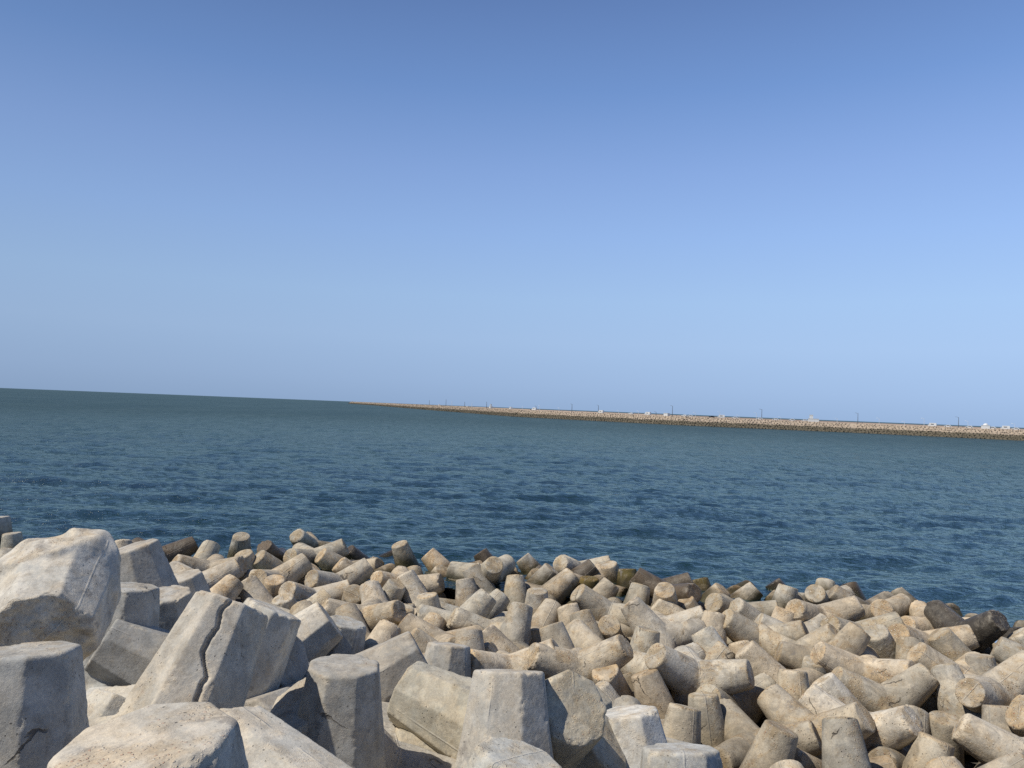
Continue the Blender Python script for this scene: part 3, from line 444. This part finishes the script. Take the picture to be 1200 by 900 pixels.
def tetra_mesh(name, S, facets, voxel, seed, mat, cut0=None, crack=None, chips=.5, rot=0.):
    rng = random.Random(seed)
    vs, fs = [], []
    for li, d in enumerate(DIRS):
        q = d.to_track_quat('Z', 'Y')
        n = facets or 56
        L = LEG*(1+rng.uniform(-.012, .012)); k0 = 1/math.cos(math.pi/facets)*.975 if facets else 1.
        re = RE*(1+rng.uniform(-.02, .02))
        L_end = LEG*cut0[li] if cut0 else L
        prof = [(-.0, RR)]
        r_end = RR+(re-RR)*L_end/L
        prof += [(L_end-.008, r_end), (L_end, r_end-.008)]
        b = len(vs); ph = (math.pi/facets if facets else 0)+rot
        if facets: ph += rng.uniform(-.06, .06)
        for (tt, r) in prof:
            for i in range(n):
                a = 2*math.pi*i/n+ph
                # octagons in the real moulds have wide and narrow sides
                p = q @ Vector((r*k0*math.cos(a), r*k0*math.sin(a), tt))
                vs.append(p*S)
        for k in range(len(prof)-1):
            for i in range(n):
                j = (i+1) % n
                fs.append((b+k*n+i, b+k*n+j, b+(k+1)*n+j, b+(k+1)*n+i))
        fs.append(tuple(b+(len(prof)-1)*n+i for i in range(n)))
        fs.append(tuple(b+i for i in reversed(range(n))))
    tmp = link_mesh('tmp_shape', vs, fs)
    md = tmp.modifiers.new('r', 'REMESH'); md.mode = 'VOXEL'; md.voxel_size = voxel; md.adaptivity = 0
    dg = bpy.context.evaluated_depsgraph_get(); ev = tmp.evaluated_get(dg); me = ev.to_mesh()
    V = np.empty(len(me.vertices)*3, dtype=np.float32); me.vertices.foreach_get('co', V); V = V.reshape(-1, 3).astype(np.float64)
    Lp = np.empty(len(me.loops), dtype=np.int32); me.loops.foreach_get('vertex_index', Lp)
    Q = Lp.reshape(-1, 4)
    E = np.empty(len(me.edges)*2, dtype=np.int32); me.edges.foreach_get('vertices', E); E = E.reshape(-1, 2)
    ev.to_mesh_clear(); old = tmp.data; bpy.data.objects.remove(tmp); bpy.data.meshes.remove(old)
    n = len(V); deg = np.bincount(E.ravel(), minlength=n)[:, None].astype(float)
    def smooth(X, it):
        for _ in range(it):
            A = np.zeros_like(X)
            for c in range(3):
                A[:, c] = np.bincount(E[:,0], X[E[:,1], c], minlength=n)+np.bincount(E[:,1], X[E[:,0], c], minlength=n)
            X = .5*X+.5*A/deg
        return X
    V1 = smooth(V, 2)
    if cut0 and cut0[0] < 1:      # weathered round where the other legs are gone
        w_ = 1-sstep(V@np.array(DIRS[0])/S, .06, .20)
        V = V+(smooth(V, 90)-V)*w_[:, None]*.95; V1 = smooth(V, 2)
    V2 = smooth(V, 16 if facets else 20)
    edge = np.linalg.norm(V1-V2, axis=1)
    edge = np.clip(edge/(voxel*.9), 0, 1)
    U = V1
    big_n = fbm(U*1.6, seed*3+1, 3); m1 = fbm(U*5.5, seed*5+2, 4); m2 = fbm(U*16, seed*7+3, 3)
    cm = sstep(m1*.6+big_n*.4, .62-chips*.14, .72-chips*.14)
    X = V1+(V2-V1)*np.clip((0 if facets else .08)+1.1*cm, 0, 1)[:, None]
    nrm = V1-V2; nl = np.linalg.norm(nrm, axis=1, keepdims=True)+1e-9
    inward = -(nrm/nl)
    depth = edge*cm*(.25+m2)*voxel*(2.0 if facets else 1.3)
    X = X+inward*depth[:, None]
    # slow undulation of the surface plus small pits in worn places
    rad = U/(np.linalg.norm(U, axis=1, keepdims=True)+1e-9)
    X = X+rad*((fbm(U*.9, seed+50, 2)-.5)*.05*(S/2.7))[:, None]
    X = X+rad*((m2-.5)*.012*(1+2*cm))[:, None]
    # end faces
    endf = np.zeros(n)
    for li, d in enumerate(DIRS):
        dd = np.array(d); tt = U@dd/S; perp = np.linalg.norm(U-np.outer(U@dd, dd), axis=1)/S
        lim = LEG*cut0[li] if cut0 else LEG
        mk = sstep(tt, lim-.022, lim-.012)*(perp < RR*1.1)
        endf = np.maximum(endf, mk)
        if cut0:      # the broken end: ragged and set back unevenly
            cav = (fbm(U*2.2, 91, 5)-.42)*(1.1 if li == 0 else 0.)*sstep(tt, lim-.10, lim-.01)*(perp < RR*1.15)
            X = X-np.outer(cav*.32, dd)
            cm = np.maximum(cm, mk*sstep(fbm(U*1.7, 33, 3), .48, .56))
        if crack and crack[0] == li:
            q = d.to_track_quat('Z', 'Y').to_matrix(); ex = np.array(q @ Vector((1, 0, 0))); ey = np.array(q @ Vector((0, 1, 0)))
            az = np.arctan2(U[:, 1], U[:, 0])
            wob = crack[1]+.16*np.sin(tt*9)+.5*(fbm(np.stack([tt*9, tt*0, tt*0], 1), 77, 4)-.5)
            dz = np.abs((az-wob+np.pi) % (2*np.pi)-np.pi)*perp*S
            on = (tt > .16)*(tt < LEG+.1)*(perp > .10)
            w = .035*(.5+fbm(U*3, 12, 3))
            k = on*(1-sstep(dz, w*.5, w*1.3))
            X = X-(U-np.outer(U@dd, dd))/(perp*S+1e-6)[:, None]*(k*.10)[:, None]
            lip = on*(1-sstep(dz, .05, .16))*(m2 > .5); cm = np.maximum(cm, lip*.7)
    me = mesh_np(name, X, Q, mat)
    at = me.attributes.new('endface', 'FLOAT', 'POINT'); at.data.foreach_set('value', endf.astype(np.float32))
    at = me.attributes.new('chip', 'FLOAT', 'POINT'); at.data.foreach_set('value', (cm*np.clip(edge*1.6+.25*sstep(m2, .5, .7), 0, 1)).astype(np.float32))
    return me

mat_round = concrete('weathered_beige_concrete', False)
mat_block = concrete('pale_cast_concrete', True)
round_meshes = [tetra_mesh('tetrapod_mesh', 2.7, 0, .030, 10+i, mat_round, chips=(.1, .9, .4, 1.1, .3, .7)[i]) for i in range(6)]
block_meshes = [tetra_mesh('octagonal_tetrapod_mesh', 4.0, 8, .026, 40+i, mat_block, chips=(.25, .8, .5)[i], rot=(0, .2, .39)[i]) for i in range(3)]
special = {
    'short': tetra_mesh('short_legged_tetrapod_mesh', 4.0, 8, .026, 64, mat_block, cut0=(1., 1., 1., .30), chips=.4),
    'broken': tetra_mesh('broken_tetrapod_mesh', 4.0, 8, .026, 61, mat_block, cut0=(.62, .27, .27, .27), chips=.05),
    'cracked': tetra_mesh('cracked_tetrapod_mesh', 4.0, 8, .022, 62, mat_block, crack=(0, 1.77), chips=.55),
    'chipped': tetra_mesh('chipped_tetrapod_mesh', 4.0, 8, .024, 63, mat_block, chips=1.5),
}
TONES = {'b': (.42, .378, .302), 'g': (.41, .385, .33), 'o': (.47, .41, .318), 'w': (.455, .435, .385), 'W': (.66, .63, .57),
         'c': (.52, .475, .38), 'd': (.17, .135, .095), 'k': (.085, .075, .062), 'y': (.17, .135, .05), 'G': (.38, .37, .34), 'v': (.58, .56, .50)}
rngc = random.Random(3)
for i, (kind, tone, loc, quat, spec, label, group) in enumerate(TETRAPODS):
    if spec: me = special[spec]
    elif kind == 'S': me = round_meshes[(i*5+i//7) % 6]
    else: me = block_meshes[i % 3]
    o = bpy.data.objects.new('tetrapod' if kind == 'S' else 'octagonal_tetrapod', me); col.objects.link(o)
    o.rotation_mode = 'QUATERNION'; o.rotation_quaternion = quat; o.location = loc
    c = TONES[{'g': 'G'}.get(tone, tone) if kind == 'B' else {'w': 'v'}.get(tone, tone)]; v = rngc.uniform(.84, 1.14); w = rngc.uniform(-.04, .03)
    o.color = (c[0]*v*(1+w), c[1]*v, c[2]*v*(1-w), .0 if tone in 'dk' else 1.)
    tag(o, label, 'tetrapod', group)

# ------------------------------------------------------------------ rubble under the pile
def shore_y(X): return np.interp(X, [-60, -30, -10, 5, 15, 22, 30, 60], [40, 38.5, 37.5, 36.5, 34.5, 31.5, 29, 22])
def ground_material():
    m = bpy.data.materials.new('dark_rubble'); t = NT(m)
    tc = t.n('ShaderNodeTexCoord'); v = tc.outputs['Object']
    c = t.mix(t.noise(v, 1.2, 6), (.035, .03, .024), (.085, .075, .06))
    c = t.mix(t.ramp(t.voro(v, 2.5), .0, .5, 0, .5), c, (.05, .045, .04))
    bs = t.n('ShaderNodeBsdfPrincipled'); t.l(c, bs.inputs['Base Color']); bs.inputs['Roughness'].default_value = .9
    bp = t.n('ShaderNodeBump'); bp.inputs['Distance'].default_value = .15; t.l(t.noise(v, 4, 6), bp.inputs['Height']); t.l(bp.outputs[0], bs.inputs['Normal'])
    out = t.n('ShaderNodeOutputMaterial'); t.l(bs.outputs[0], out.inputs[0]); return m
gx = np.arange(-60, 60.1, .5); gy = np.arange(-12, 46.1, .5)
GX, GY = np.meshgrid(gx, gy); P = np.stack([GX.ravel(), GY.ravel(), np.zeros(GX.size)], 1)
z = np.interp(P[:,1], [-12, 0, 4, 8, 13, 20], [6.0, 5.6, 2.4, 1.0, -.6, -1.6])
rel = P[:,1]-np.interp(P[:,0], [-60, -30, -10, 5, 15, 22, 30, 60], [40, 38.5, 37.5, 36.5, 34.5, 31.5, 29, 22])
z = np.where(rel > -12, np.interp(rel, [-12, -8.5, -6, -3, 3, 12], [-1.5, -1.2, -.25, -.9, -3., -8]), z)
z += (fbm(P*.8, 5, 4)-.5)*.5*sstep(P[:,1], 0, 6)
P[:,2] = z; ni, nj = GX.shape
idx = np.arange(ni*nj).reshape(ni, nj)
Qd = np.stack([idx[:-1,:-1].ravel(), idx[:-1,1:].ravel(), idx[1:,1:].ravel(), idx[1:,:-1].ravel()], 1)
o = bpy.data.objects.new('ground', mesh_np('ground', P, Qd, ground_material())); col.objects.link(o); tag(o, kind='structure')

# ------------------------------------------------------------------ sea
def sea_material():
    m = bpy.data.materials.new('sea_water'); t = NT(m)
    geo = t.n('ShaderNodeNewGeometry'); pos = geo.outputs['Position']
    mp = t.n('ShaderNodeMapping'); t.l(pos, mp.inputs['Vector']); mp.inputs['Rotation'].default_value = (0, 0, R(-8)); mp.inputs['Scale'].default_value = (.42, 1., 1.)
    v = mp.outputs[0]
    dist = t.n('ShaderNodeVectorMath', operation='LENGTH'); t.l(pos, dist.inputs[0]); D = dist.outputs['Value']
    n1 = t.noise(v, 3.4, 4, .6, .1); n2 = t.noise(v, 1.0, 4, .6, .1); n3 = t.noise(v, .13, 4, .65)
    mp2 = t.n('ShaderNodeMapping'); t.l(pos, mp2.inputs['Vector']); mp2.inputs['Scale'].default_value = (.35, 1., 1.)
    n4 = t.noise(mp2.outputs[0], .035, 5, .65)
    mp3 = t.n('ShaderNodeMapping'); t.l(pos, mp3.inputs['Vector']); mp3.inputs['Scale'].default_value = (1., .16, 1.)
    n5 = t.noise(mp3.outputs[0], .55, 5, .7); n6 = t.noise(mp3.outputs[0], .08, 4, .6)
    far = t.ramp(D, 60, 200)
    h = t.m('ADD', t.m('MULTIPLY', n1, .15), t.m('MULTIPLY', n2, .28))
    h = t.m('ADD', h, t.m('MULTIPLY', t.m('MULTIPLY', n3, t.ramp(D, 80, 250, .3, 1.)), 1.5))
    h = t.m('ADD', h, t.m('MULTIPLY', far, t.m('ADD', t.m('MULTIPLY', n5, 1.3), t.m('MULTIPLY', n6, 2.6))))
    bp = t.n('ShaderNodeBump'); bp.inputs['Strength'].default_value = 1.; bp.inputs['Distance'].default_value = 1.0; t.l(h, bp.inputs['Height'])
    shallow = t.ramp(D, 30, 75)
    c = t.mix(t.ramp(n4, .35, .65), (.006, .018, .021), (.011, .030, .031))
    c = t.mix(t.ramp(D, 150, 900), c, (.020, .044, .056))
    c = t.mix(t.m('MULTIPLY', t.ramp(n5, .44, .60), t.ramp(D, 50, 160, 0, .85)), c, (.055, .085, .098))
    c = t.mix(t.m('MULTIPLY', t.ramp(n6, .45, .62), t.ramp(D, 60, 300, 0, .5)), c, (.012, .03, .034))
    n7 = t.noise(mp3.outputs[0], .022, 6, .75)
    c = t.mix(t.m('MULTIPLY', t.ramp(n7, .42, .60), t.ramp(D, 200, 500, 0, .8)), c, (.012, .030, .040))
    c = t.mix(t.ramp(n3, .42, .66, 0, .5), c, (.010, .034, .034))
    # broken-up water: body colour plus a sky reflection that the wave slopes keep from reaching full mirror strength
    df = t.n('ShaderNodeBsdfDiffuse'); t.l(c, df.inputs['Color'])
    gl = t.n('ShaderNodeBsdfGlossy'); gl.inputs['Color'].default_value = (.62, .68, .575, 1); t.l(t.ramp(D, 30, 400, .06, .22), gl.inputs['Roughness']); t.l(bp.outputs[0], gl.inputs['Normal'])
    fr = t.n('ShaderNodeFresnel'); fr.inputs['IOR'].default_value = 1.33; t.l(bp.outputs[0], fr.inputs['Normal'])
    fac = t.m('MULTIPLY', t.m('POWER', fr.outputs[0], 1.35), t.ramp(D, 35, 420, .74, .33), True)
    ms = t.n('ShaderNodeMixShader'); t.l(fac, ms.inputs[0]); t.l(df.outputs[0], ms.inputs[1]); t.l(gl.outputs[0], ms.inputs[2])
    out = t.n('ShaderNodeOutputMaterial'); t.l(ms.outputs[0], out.inputs[0]); return m
rows = [20.]
while rows[-1] < 26000:
    r = rows[-1]
    rows.append(r+(max(.10, r*r/11000) if r < 170 else r*(.016 if r < 600 else .06)))
rows = np.array(rows); th = np.linspace(R(-62), R(62), 1000)
RRg, TH = np.meshgrid(rows, th, indexing='ij'); X = (RRg*np.sin(TH)).ravel(); Y = (RRg*np.cos(TH)).ravel(); Z = np.zeros_like(X)
rs = np.random.RandomState(4); fade = 1-sstep(np.sqrt(X*X+Y*Y), 120, 420)
mod = .65+.7*fbm(np.stack([X*.02, Y*.03, Z], 1), 9, 3)
for k in range(90):
    lam = .6*math.exp(rs.uniform(0, 2.8)); kk = 2*math.pi/lam; a = R(96)+rs.normal()*R(26)
    amp = .0080*lam**.62*rs.uniform(.5, 1.3)
    ph = kk*(X*math.cos(a)+Y*math.sin(a))+rs.uniform(0, 6.28)+1.2*vnoise(np.stack([X*.05, Y*.05, Z], 1), k)
    s_ = np.sin(ph); Z += fade*mod*amp*(s_+.22*np.cos(2*ph))
V = np.stack([X, Y, Z], 1); ni, nj = RRg.shape; idx = np.arange(ni*nj).reshape(ni, nj)
Qd = np.stack([idx[:-1,:-1].ravel(), idx[:-1,1:].ravel(), idx[1:,1:].ravel(), idx[1:,:-1].ravel()], 1)[:, ::-1]
cy = Y[Qd].mean(1); cx = X[Qd].mean(1); Qd = Qd[cy > shore_y(cx)-3.4]
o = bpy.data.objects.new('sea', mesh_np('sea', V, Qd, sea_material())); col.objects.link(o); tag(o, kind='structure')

# ------------------------------------------------------------------ far breakwater
def bw_material(name, ca_, cb_, stones=True):
    m = bpy.data.materials.new(name); t = NT(m)
    geo = t.n('ShaderNodeNewGeometry'); v = geo.outputs['Position']
    sep = t.n('ShaderNodeSeparateXYZ'); t.l(v, sep.inputs[0]); z = sep.outputs['Z']
    c = t.mix(t.ramp(t.noise(v, .25, 5, .7), .35, .65), ca_, cb_)
    line = t.m('ADD', z, t.m('MULTIPLY', t.m('SUBTRACT', t.noise(v, .12, 4), .5), 2.))
    c = t.mix(t.ramp(line, 3.9, 2.5), c, (.10, .085, .058))
    bs = t.n('ShaderNodeBsdfPrincipled'); t.l(c, bs.inputs['Base Color']); bs.inputs['Roughness'].default_value = .95
    # sea haze between here and there
    cam = t.n('ShaderNodeVectorMath', operation='LENGTH'); t.l(v, cam.inputs[0])
    out = t.n('ShaderNodeOutputMaterial'); t.l(bs.outputs[0], out.inputs[0]); return m
mat_bw = bw_material('breakwater_armour', (.33, .265, .20), (.37, .30, .225))
bw = bpy.data.objects.new('breakwater', None); col.objects.link(bw)
tag(bw, 'long low stone breakwater stretching across the water to the horizon', 'breakwater')
BL = np.array(BREAKWATER_LINE); bw.location = (*BL[0], 0)
seg = np.diff(BL, axis=0); sl = np.linalg.norm(seg, axis=1); cum = np.concatenate([[0], np.cumsum(sl)])
def along(s):
    k = min(max(int(np.searchsorted(cum, s)-1), 0), len(seg)-1); f = (s-cum[k])/sl[k]
    # smoothed direction so that the wall bends gently
    return BL[k]+seg[k]*f, seg[k]/sl[k]
PROFILE = [(-3, -2.), (0, 0.), (3.6, 2.2), (6.6, 4.1), (9.8, 6.0), (11.2, 6.25), (17, 6.25), (17.3, 6.25), (24, 6.2), (40, -2.)]
vs, fs = [], []; ns = 0
for s in np.arange(0, cum[-1]+1, 6.):
    p, d = along(min(s, cum[-1]-.01)); nrm = np.array([d[1], -d[0]])
    if nrm @ p < 0: nrm = -nrm          # away from the viewer
    tip = min(1., (cum[-1]-s)/60.+.25)
    for (u, zz) in PROFILE:
        q = p+nrm*u; vs.append((q[0]-BL[0][0], q[1]-BL[0][1], zz*(tip if zz > 0 else 1))); 
    ns += 1
npf = len(PROFILE)
for i in range(ns-1):
    for j in range(npf-1):
        a = i*npf+j; fs.append((a, a+1, a+npf+1, a+npf))
fs.append(tuple(range(npf))); fs.append(tuple((ns-1)*npf+j for j in reversed(range(npf))))
core = link_mesh('bank', vs, fs, mat_bw); core.parent = bw
# armour units on its slope, row above row
rng = random.Random(8); vs, fs = [], []
def add_unit(px, py, pz, s, ax):
    M = Quaternion((rng.gauss(0, 1), rng.gauss(0, 1), rng.gauss(0, 1), rng.gauss(0, 1))).normalized().to_matrix()
    for d in DIRS:
        q = (M @ d).to_track_quat('Z', 'Y'); b = len(vs)
        for (tt, r) in ((0, .26), (.62, .15)):
            for i in range(5):
                a = i*math.tau/5; w = q @ Vector((r*math.cos(a), r*math.sin(a), tt)); vs.append((px+w.x*s, py+w.y*s, pz+w.z*s))
        for i in range(5): j = (i+1) % 5; fs.append((b+i, b+j, b+5+j, b+5+i))
        fs.append(tuple(b+5+i for i in range(5)))
s = 0
while s < cum[-1]-5:
    p, d = along(s); nrm = np.array([d[1], -d[0]])
    if nrm @ p < 0: nrm = -nrm
    dist = np.linalg.norm(p); step = 2.3 if dist < 900 else 4.5
    for r_, (u, zz) in enumerate(((.6, .3), (2.6, 1.6), (4.7, 2.9), (6.8, 4.2), (8.9, 5.4))):
        q = p+d*(rng.uniform(-.4, .4)+(r_ % 2)*step/2)+nrm*u
        add_unit(q[0]-BL[0][0], q[1]-BL[0][1], zz+rng.uniform(-.08, .08), rng.uniform(1.8, 2.1)*(1 if dist < 900 else 1.6), 0)
    s += step
arm = link_mesh('armour_stones', vs, fs, mat_bw); arm.parent = bw; arm['kind'] = 'stuff'
# a low parapet along the crest
def simple(name, colr, rough=.8):
    m = bpy.data.materials.new(name); t = NT(m); tc = t.n('ShaderNodeTexCoord')
    c = t.mix(t.noise(tc.outputs['Object'], 1.5, 4), tuple(x*.85 for x in colr), colr)
    bs = t.n('ShaderNodeBsdfPrincipled'); t.l(c, bs.inputs['Base Color']); bs.inputs['Roughness'].default_value = rough
    out = t.n('ShaderNodeOutputMaterial'); t.l(bs.outputs[0], out.inputs[0]); return m
m_wall = simple('parapet_concrete', (.42, .33, .27)); m_white = simple('white_paint', (.66, .66, .65), .4); m_dark = simple('dark_paint', (.03, .03, .035), .5)
m_glass = simple('dark_glass', (.02, .025, .03), .1); m_tyre = simple('tyre_rubber', (.02, .02, .02)); m_steel = simple('grey_steel', (.10, .11, .12), .5); m_pale = simple('pale_steel', (.62, .63, .64), .5)
vs, fs = [], []; k = 0
for s in np.arange(0, cum[-1]-80, 6.):
    p, d = along(s); nrm = np.array([d[1], -d[0]])
    if nrm @ p < 0: nrm = -nrm
    for (u, zz) in ((18., 6.2), (18., 7.05), (18.5, 7.05), (18.5, 6.2)):
        q = p+nrm*u; vs.append((q[0]-BL[0][0], q[1]-BL[0][1], zz))
    if k:
        for j in range(3): a = (k-1)*4+j; fs.append((a, a+1, a+5, a+4))
    k += 1
pw = link_mesh('parapet', vs, fs, m_wall); pw.parent = bw

# ------------------------------------------------------------------ small things on the crest
def box(vs, fs, x0, x1, y0, y1, z0, z1, taper=0.):
    b = len(vs)
    vs += [(x0, y0, z0), (x1, y0, z0), (x1, y1, z0), (x0, y1, z0), (x0+taper, y0+taper, z1), (x1-taper, y0+taper, z1), (x1-taper, y1-taper, z1), (x0+taper, y1-taper, z1)]
    fs += [tuple(b+i for i in f) for f in ((0, 3, 2, 1), (4, 5, 6, 7), (0, 1, 5, 4), (1, 2, 6, 5), (2, 3, 7, 6), (3, 0, 4, 7))]
def cyl(vs, fs, p0, p1, r0, r1, n=10):
    p0 = Vector(p0); p1 = Vector(p1); q = (p1-p0).to_track_quat('Z', 'Y'); b = len(vs)
    for p, r in ((p0, r0), (p1, r1)):
        for i in range(n): a = i*math.tau/n; vs.append(tuple(p+q @ Vector((r*math.cos(a), r*math.sin(a), 0))))
    for i in range(n): j = (i+1) % n; fs.append((b+i, b+j, b+n+j, b+n+i))
    fs.append(tuple(b+n+i for i in range(n))); fs.append(tuple(b+i for i in reversed(range(n))))
def part(name, build, mat, parent):
    vs, fs = [], []; build(vs, fs); o = link_mesh(name, vs, fs, mat); o.parent = parent; return o
def root(name, loc, rz, label, cat, group=None):
    o = bpy.data.objects.new(name, None); col.objects.link(o); o.location = loc; o.rotation_euler = (0, 0, rz); tag(o, label, cat, group); return o
def car(loc, rz, mat, label, van=False):
    o = root('parked_van' if van else 'parked_car', loc, rz, label, 'van' if van else 'car')
    def body(v, f):
        if van: box(v, f, -2.6, 2.4, -.95, .95, .35, 1.2); box(v, f, -2.6, 1.6, -.94, .94, 1.2, 2.4, .08)
        else: box(v, f, -2.1, 2.1, -.85, .85, .30, .95, .04); box(v, f, -1.5, 1.0, -.78, .78, .95, 1.5, .28)
    part('body', body, mat, o)
    part('window', lambda v, f: box(v, f, -1.1, .7, -.96, .96, 1.3 if van else 1.05, 1.8 if van else 1.36), m_glass, o)
    for x in (-1.4, 1.4):
        for y in (-.8, .8): part('wheel', lambda v, f: cyl(v, f, (x, y-.1, .33), (x, y+.1, .33), .33, .33), m_tyre, o)
def post(loc, rz, hgt, pale, label, thick):
    o = root('lamp_post', loc, rz, label, 'lamp post', 'lamp posts along the far breakwater')
    mt = m_pale if pale else m_steel
    def body(v, f):
        cyl(v, f, (0, 0, 0), (0, 0, .5), thick*1.5, thick*1.4); cyl(v, f, (0, 0, .5), (0, 0, hgt), thick, thick*.6)
        cyl(v, f, (0, 0, hgt-.1), (1.3, 0, hgt+.25), thick*.5, thick*.4)
    part('pole', body, mt, o)
    part('lamp_head', lambda v, f: box(v, f, 1.1, 1.9, -.16, .16, hgt+.15, hgt+.33, .03), mt, o)
def hut(loc, rz, w, h, tower, dome, label, name='hut'):
    o = root(name, loc, rz, label, name)
    part('wall', lambda v, f: box(v, f, -w/2, w/2, -1.5, 1.5, 0, h), m_white, o)
    part('roof', lambda v, f: box(v, f, -w/2-.15, w/2+.15, -1.65, 1.65, h+.002, h+.18), m_white, o)
    part('door', lambda v, f: box(v, f, -.45, .45, -1.53, -1.49, 0, min(2., h-.3)), m_dark, o)
    if tower: part('tower', lambda v, f: (box(v, f, w*.05, w*.38, -.8, .8, h+.19, h+tower), box(v, f, w*.02, w*.41, -.9, .9, h+tower+.002, h+tower+.2)), m_white, o)
    if dome:
        def dm(v, f):
            for k in range(4):
                a0, a1 = k*math.pi/8, (k+1)*math.pi/8
                cyl(v, f, (0, 0, h+.19+1.3*math.sin(a0)), (0, 0, h+.19+1.3*math.sin(a1)), 1.5*math.cos(a0), 1.5*math.cos(a1)+.01, 14)
        part('dome', dm, m_white, o)
for (loc, rz, hgt, pale, thick, label) in POSTS: post(loc, rz, hgt, pale, label, thick)
for (kind, loc, rz, a, label) in HUTS:
    if kind == 'car': car(loc, rz, m_white, label)
    elif kind == 'van': car(loc, rz, m_white, label, True)
    elif kind == 'darkcar': car(loc, rz, m_dark, label)
    else: hut(loc, rz, *a, label)

# ------------------------------------------------------------------ camera, sky, sun
PIT, ROL = R(1.757), R(2.23)
fwd = Vector((0, math.cos(PIT), math.sin(PIT))); r0 = Vector((1, 0, 0)); u0 = r0.cross(fwd)
rt = math.cos(ROL)*r0+math.sin(ROL)*u0; up = -math.sin(ROL)*r0+math.cos(ROL)*u0
cam = bpy.data.cameras.new('camera'); co = bpy.data.objects.new('camera', cam); col.objects.link(co)
cam.sensor_width = 36.; cam.lens = 27.; cam.clip_end = 60000; cam.clip_start = .1
co.matrix_world = Matrix(((rt.x, up.x, -fwd.x, 0), (rt.y, up.y, -fwd.y, 0), (rt.z, up.z, -fwd.z, H_EYE), (0, 0, 0, 1)))
sc.camera = co
SUN_EL, SUN_AZ = R(54), R(-112)          # azimuth clockwise from +Y (north)
to = Vector((math.sin(SUN_AZ)*math.cos(SUN_EL), math.cos(SUN_AZ)*math.cos(SUN_EL), math.sin(SUN_EL)))
sun = bpy.data.lights.new('sun', 'SUN'); sun.energy = 5.0; sun.angle = R(.53); sun.color = (1., .95, .87)
so = bpy.data.objects.new('sun', sun); col.objects.link(so); so.rotation_mode = 'QUATERNION'; so.rotation_quaternion = to.to_track_quat('Z', 'Y')
w = bpy.data.worlds.new('World'); sc.world = w; w.use_nodes = True; nt = w.node_tree; nt.nodes.clear()
sky = nt.nodes.new('ShaderNodeTexSky'); sky.sky_type = 'NISHITA'; sky.sun_disc = False
sky.sun_elevation = SUN_EL; sky.sun_rotation = SUN_AZ; sky.air_density = 1.0; sky.dust_density = 1.0; sky.ozone_density = 3.0; sky.altitude = 10
bg = nt.nodes.new('ShaderNodeBackground'); bg.inputs['Strength'].default_value = .075
ow = nt.nodes.new('ShaderNodeOutputWorld')
tcw = nt.nodes.new('ShaderNodeTexCoord'); spw = nt.nodes.new('ShaderNodeSeparateXYZ'); nt.links.new(tcw.outputs['Generated'], spw.inputs[0])
cr = nt.nodes.new('ShaderNodeValToRGB'); el = cr.color_ramp.elements
stops = [(0., (.295, .430, .660)), (.03, (.325, .470, .720)), (.085, (.362, .522, .785)), (.14, (.352, .528, .810)), (.22, (.296, .468, .807)),
         (.295, (.242, .392, .731)), (.385, (.162, .296, .610)), (.468, (.122, .223, .485)), (.60, (.06, .12, .30)), (1., (.035, .07, .19))]
el[0].position = stops[0][0]; el[0].color = (*stops[0][1], 1); el[1].position = 1.; el[1].color = (*stops[-1][1], 1)
for p_, c_ in stops[1:-1]:
    e_ = el.new(p_); e_.color = (*c_, 1)
nt.links.new(spw.outputs['Z'], cr.inputs[0])
# sea haze a little denser and darker to the left
hz = nt.nodes.new('ShaderNodeMath'); hz.operation = 'MULTIPLY_ADD'; nt.links.new(spw.outputs['X'], hz.inputs[0]); hz.inputs[1].default_value = .26; hz.inputs[2].default_value = 1.0
vm = nt.nodes.new('ShaderNodeVectorMath'); vm.operation = 'SCALE'; nt.links.new(cr.outputs[0], vm.inputs[0]); nt.links.new(hz.outputs[0], vm.inputs['Scale'])
v2 = nt.nodes.new('ShaderNodeVectorMath'); v2.operation = 'SCALE'; nt.links.new(vm.outputs[0], v2.inputs[0]); v2.inputs['Scale'].default_value = 1/.10
mx = nt.nodes.new('ShaderNodeMix'); mx.data_type = 'RGBA'; mx.inputs[0].default_value = .05
nt.links.new(v2.outputs[0], mx.inputs[6]); nt.links.new(sky.outputs[0], mx.inputs[7]); nt.links.new(mx.outputs[2], bg.inputs['Color'])
bg.inputs['Strength'].default_value = .10

nt.links.new(bg.outputs[0], ow.inputs[0])
sc.view_settings.view_transform = 'Standard'; sc.view_settings.look = 'None'; sc.view_settings.exposure = 0
sc.cycles.sample_clamp_direct = 3.; sc.cycles.sample_clamp_indirect = 3.; sc.cycles.max_bounces = 6; sc.cycles.diffuse_bounces = 2; sc.cycles.use_denoising = False
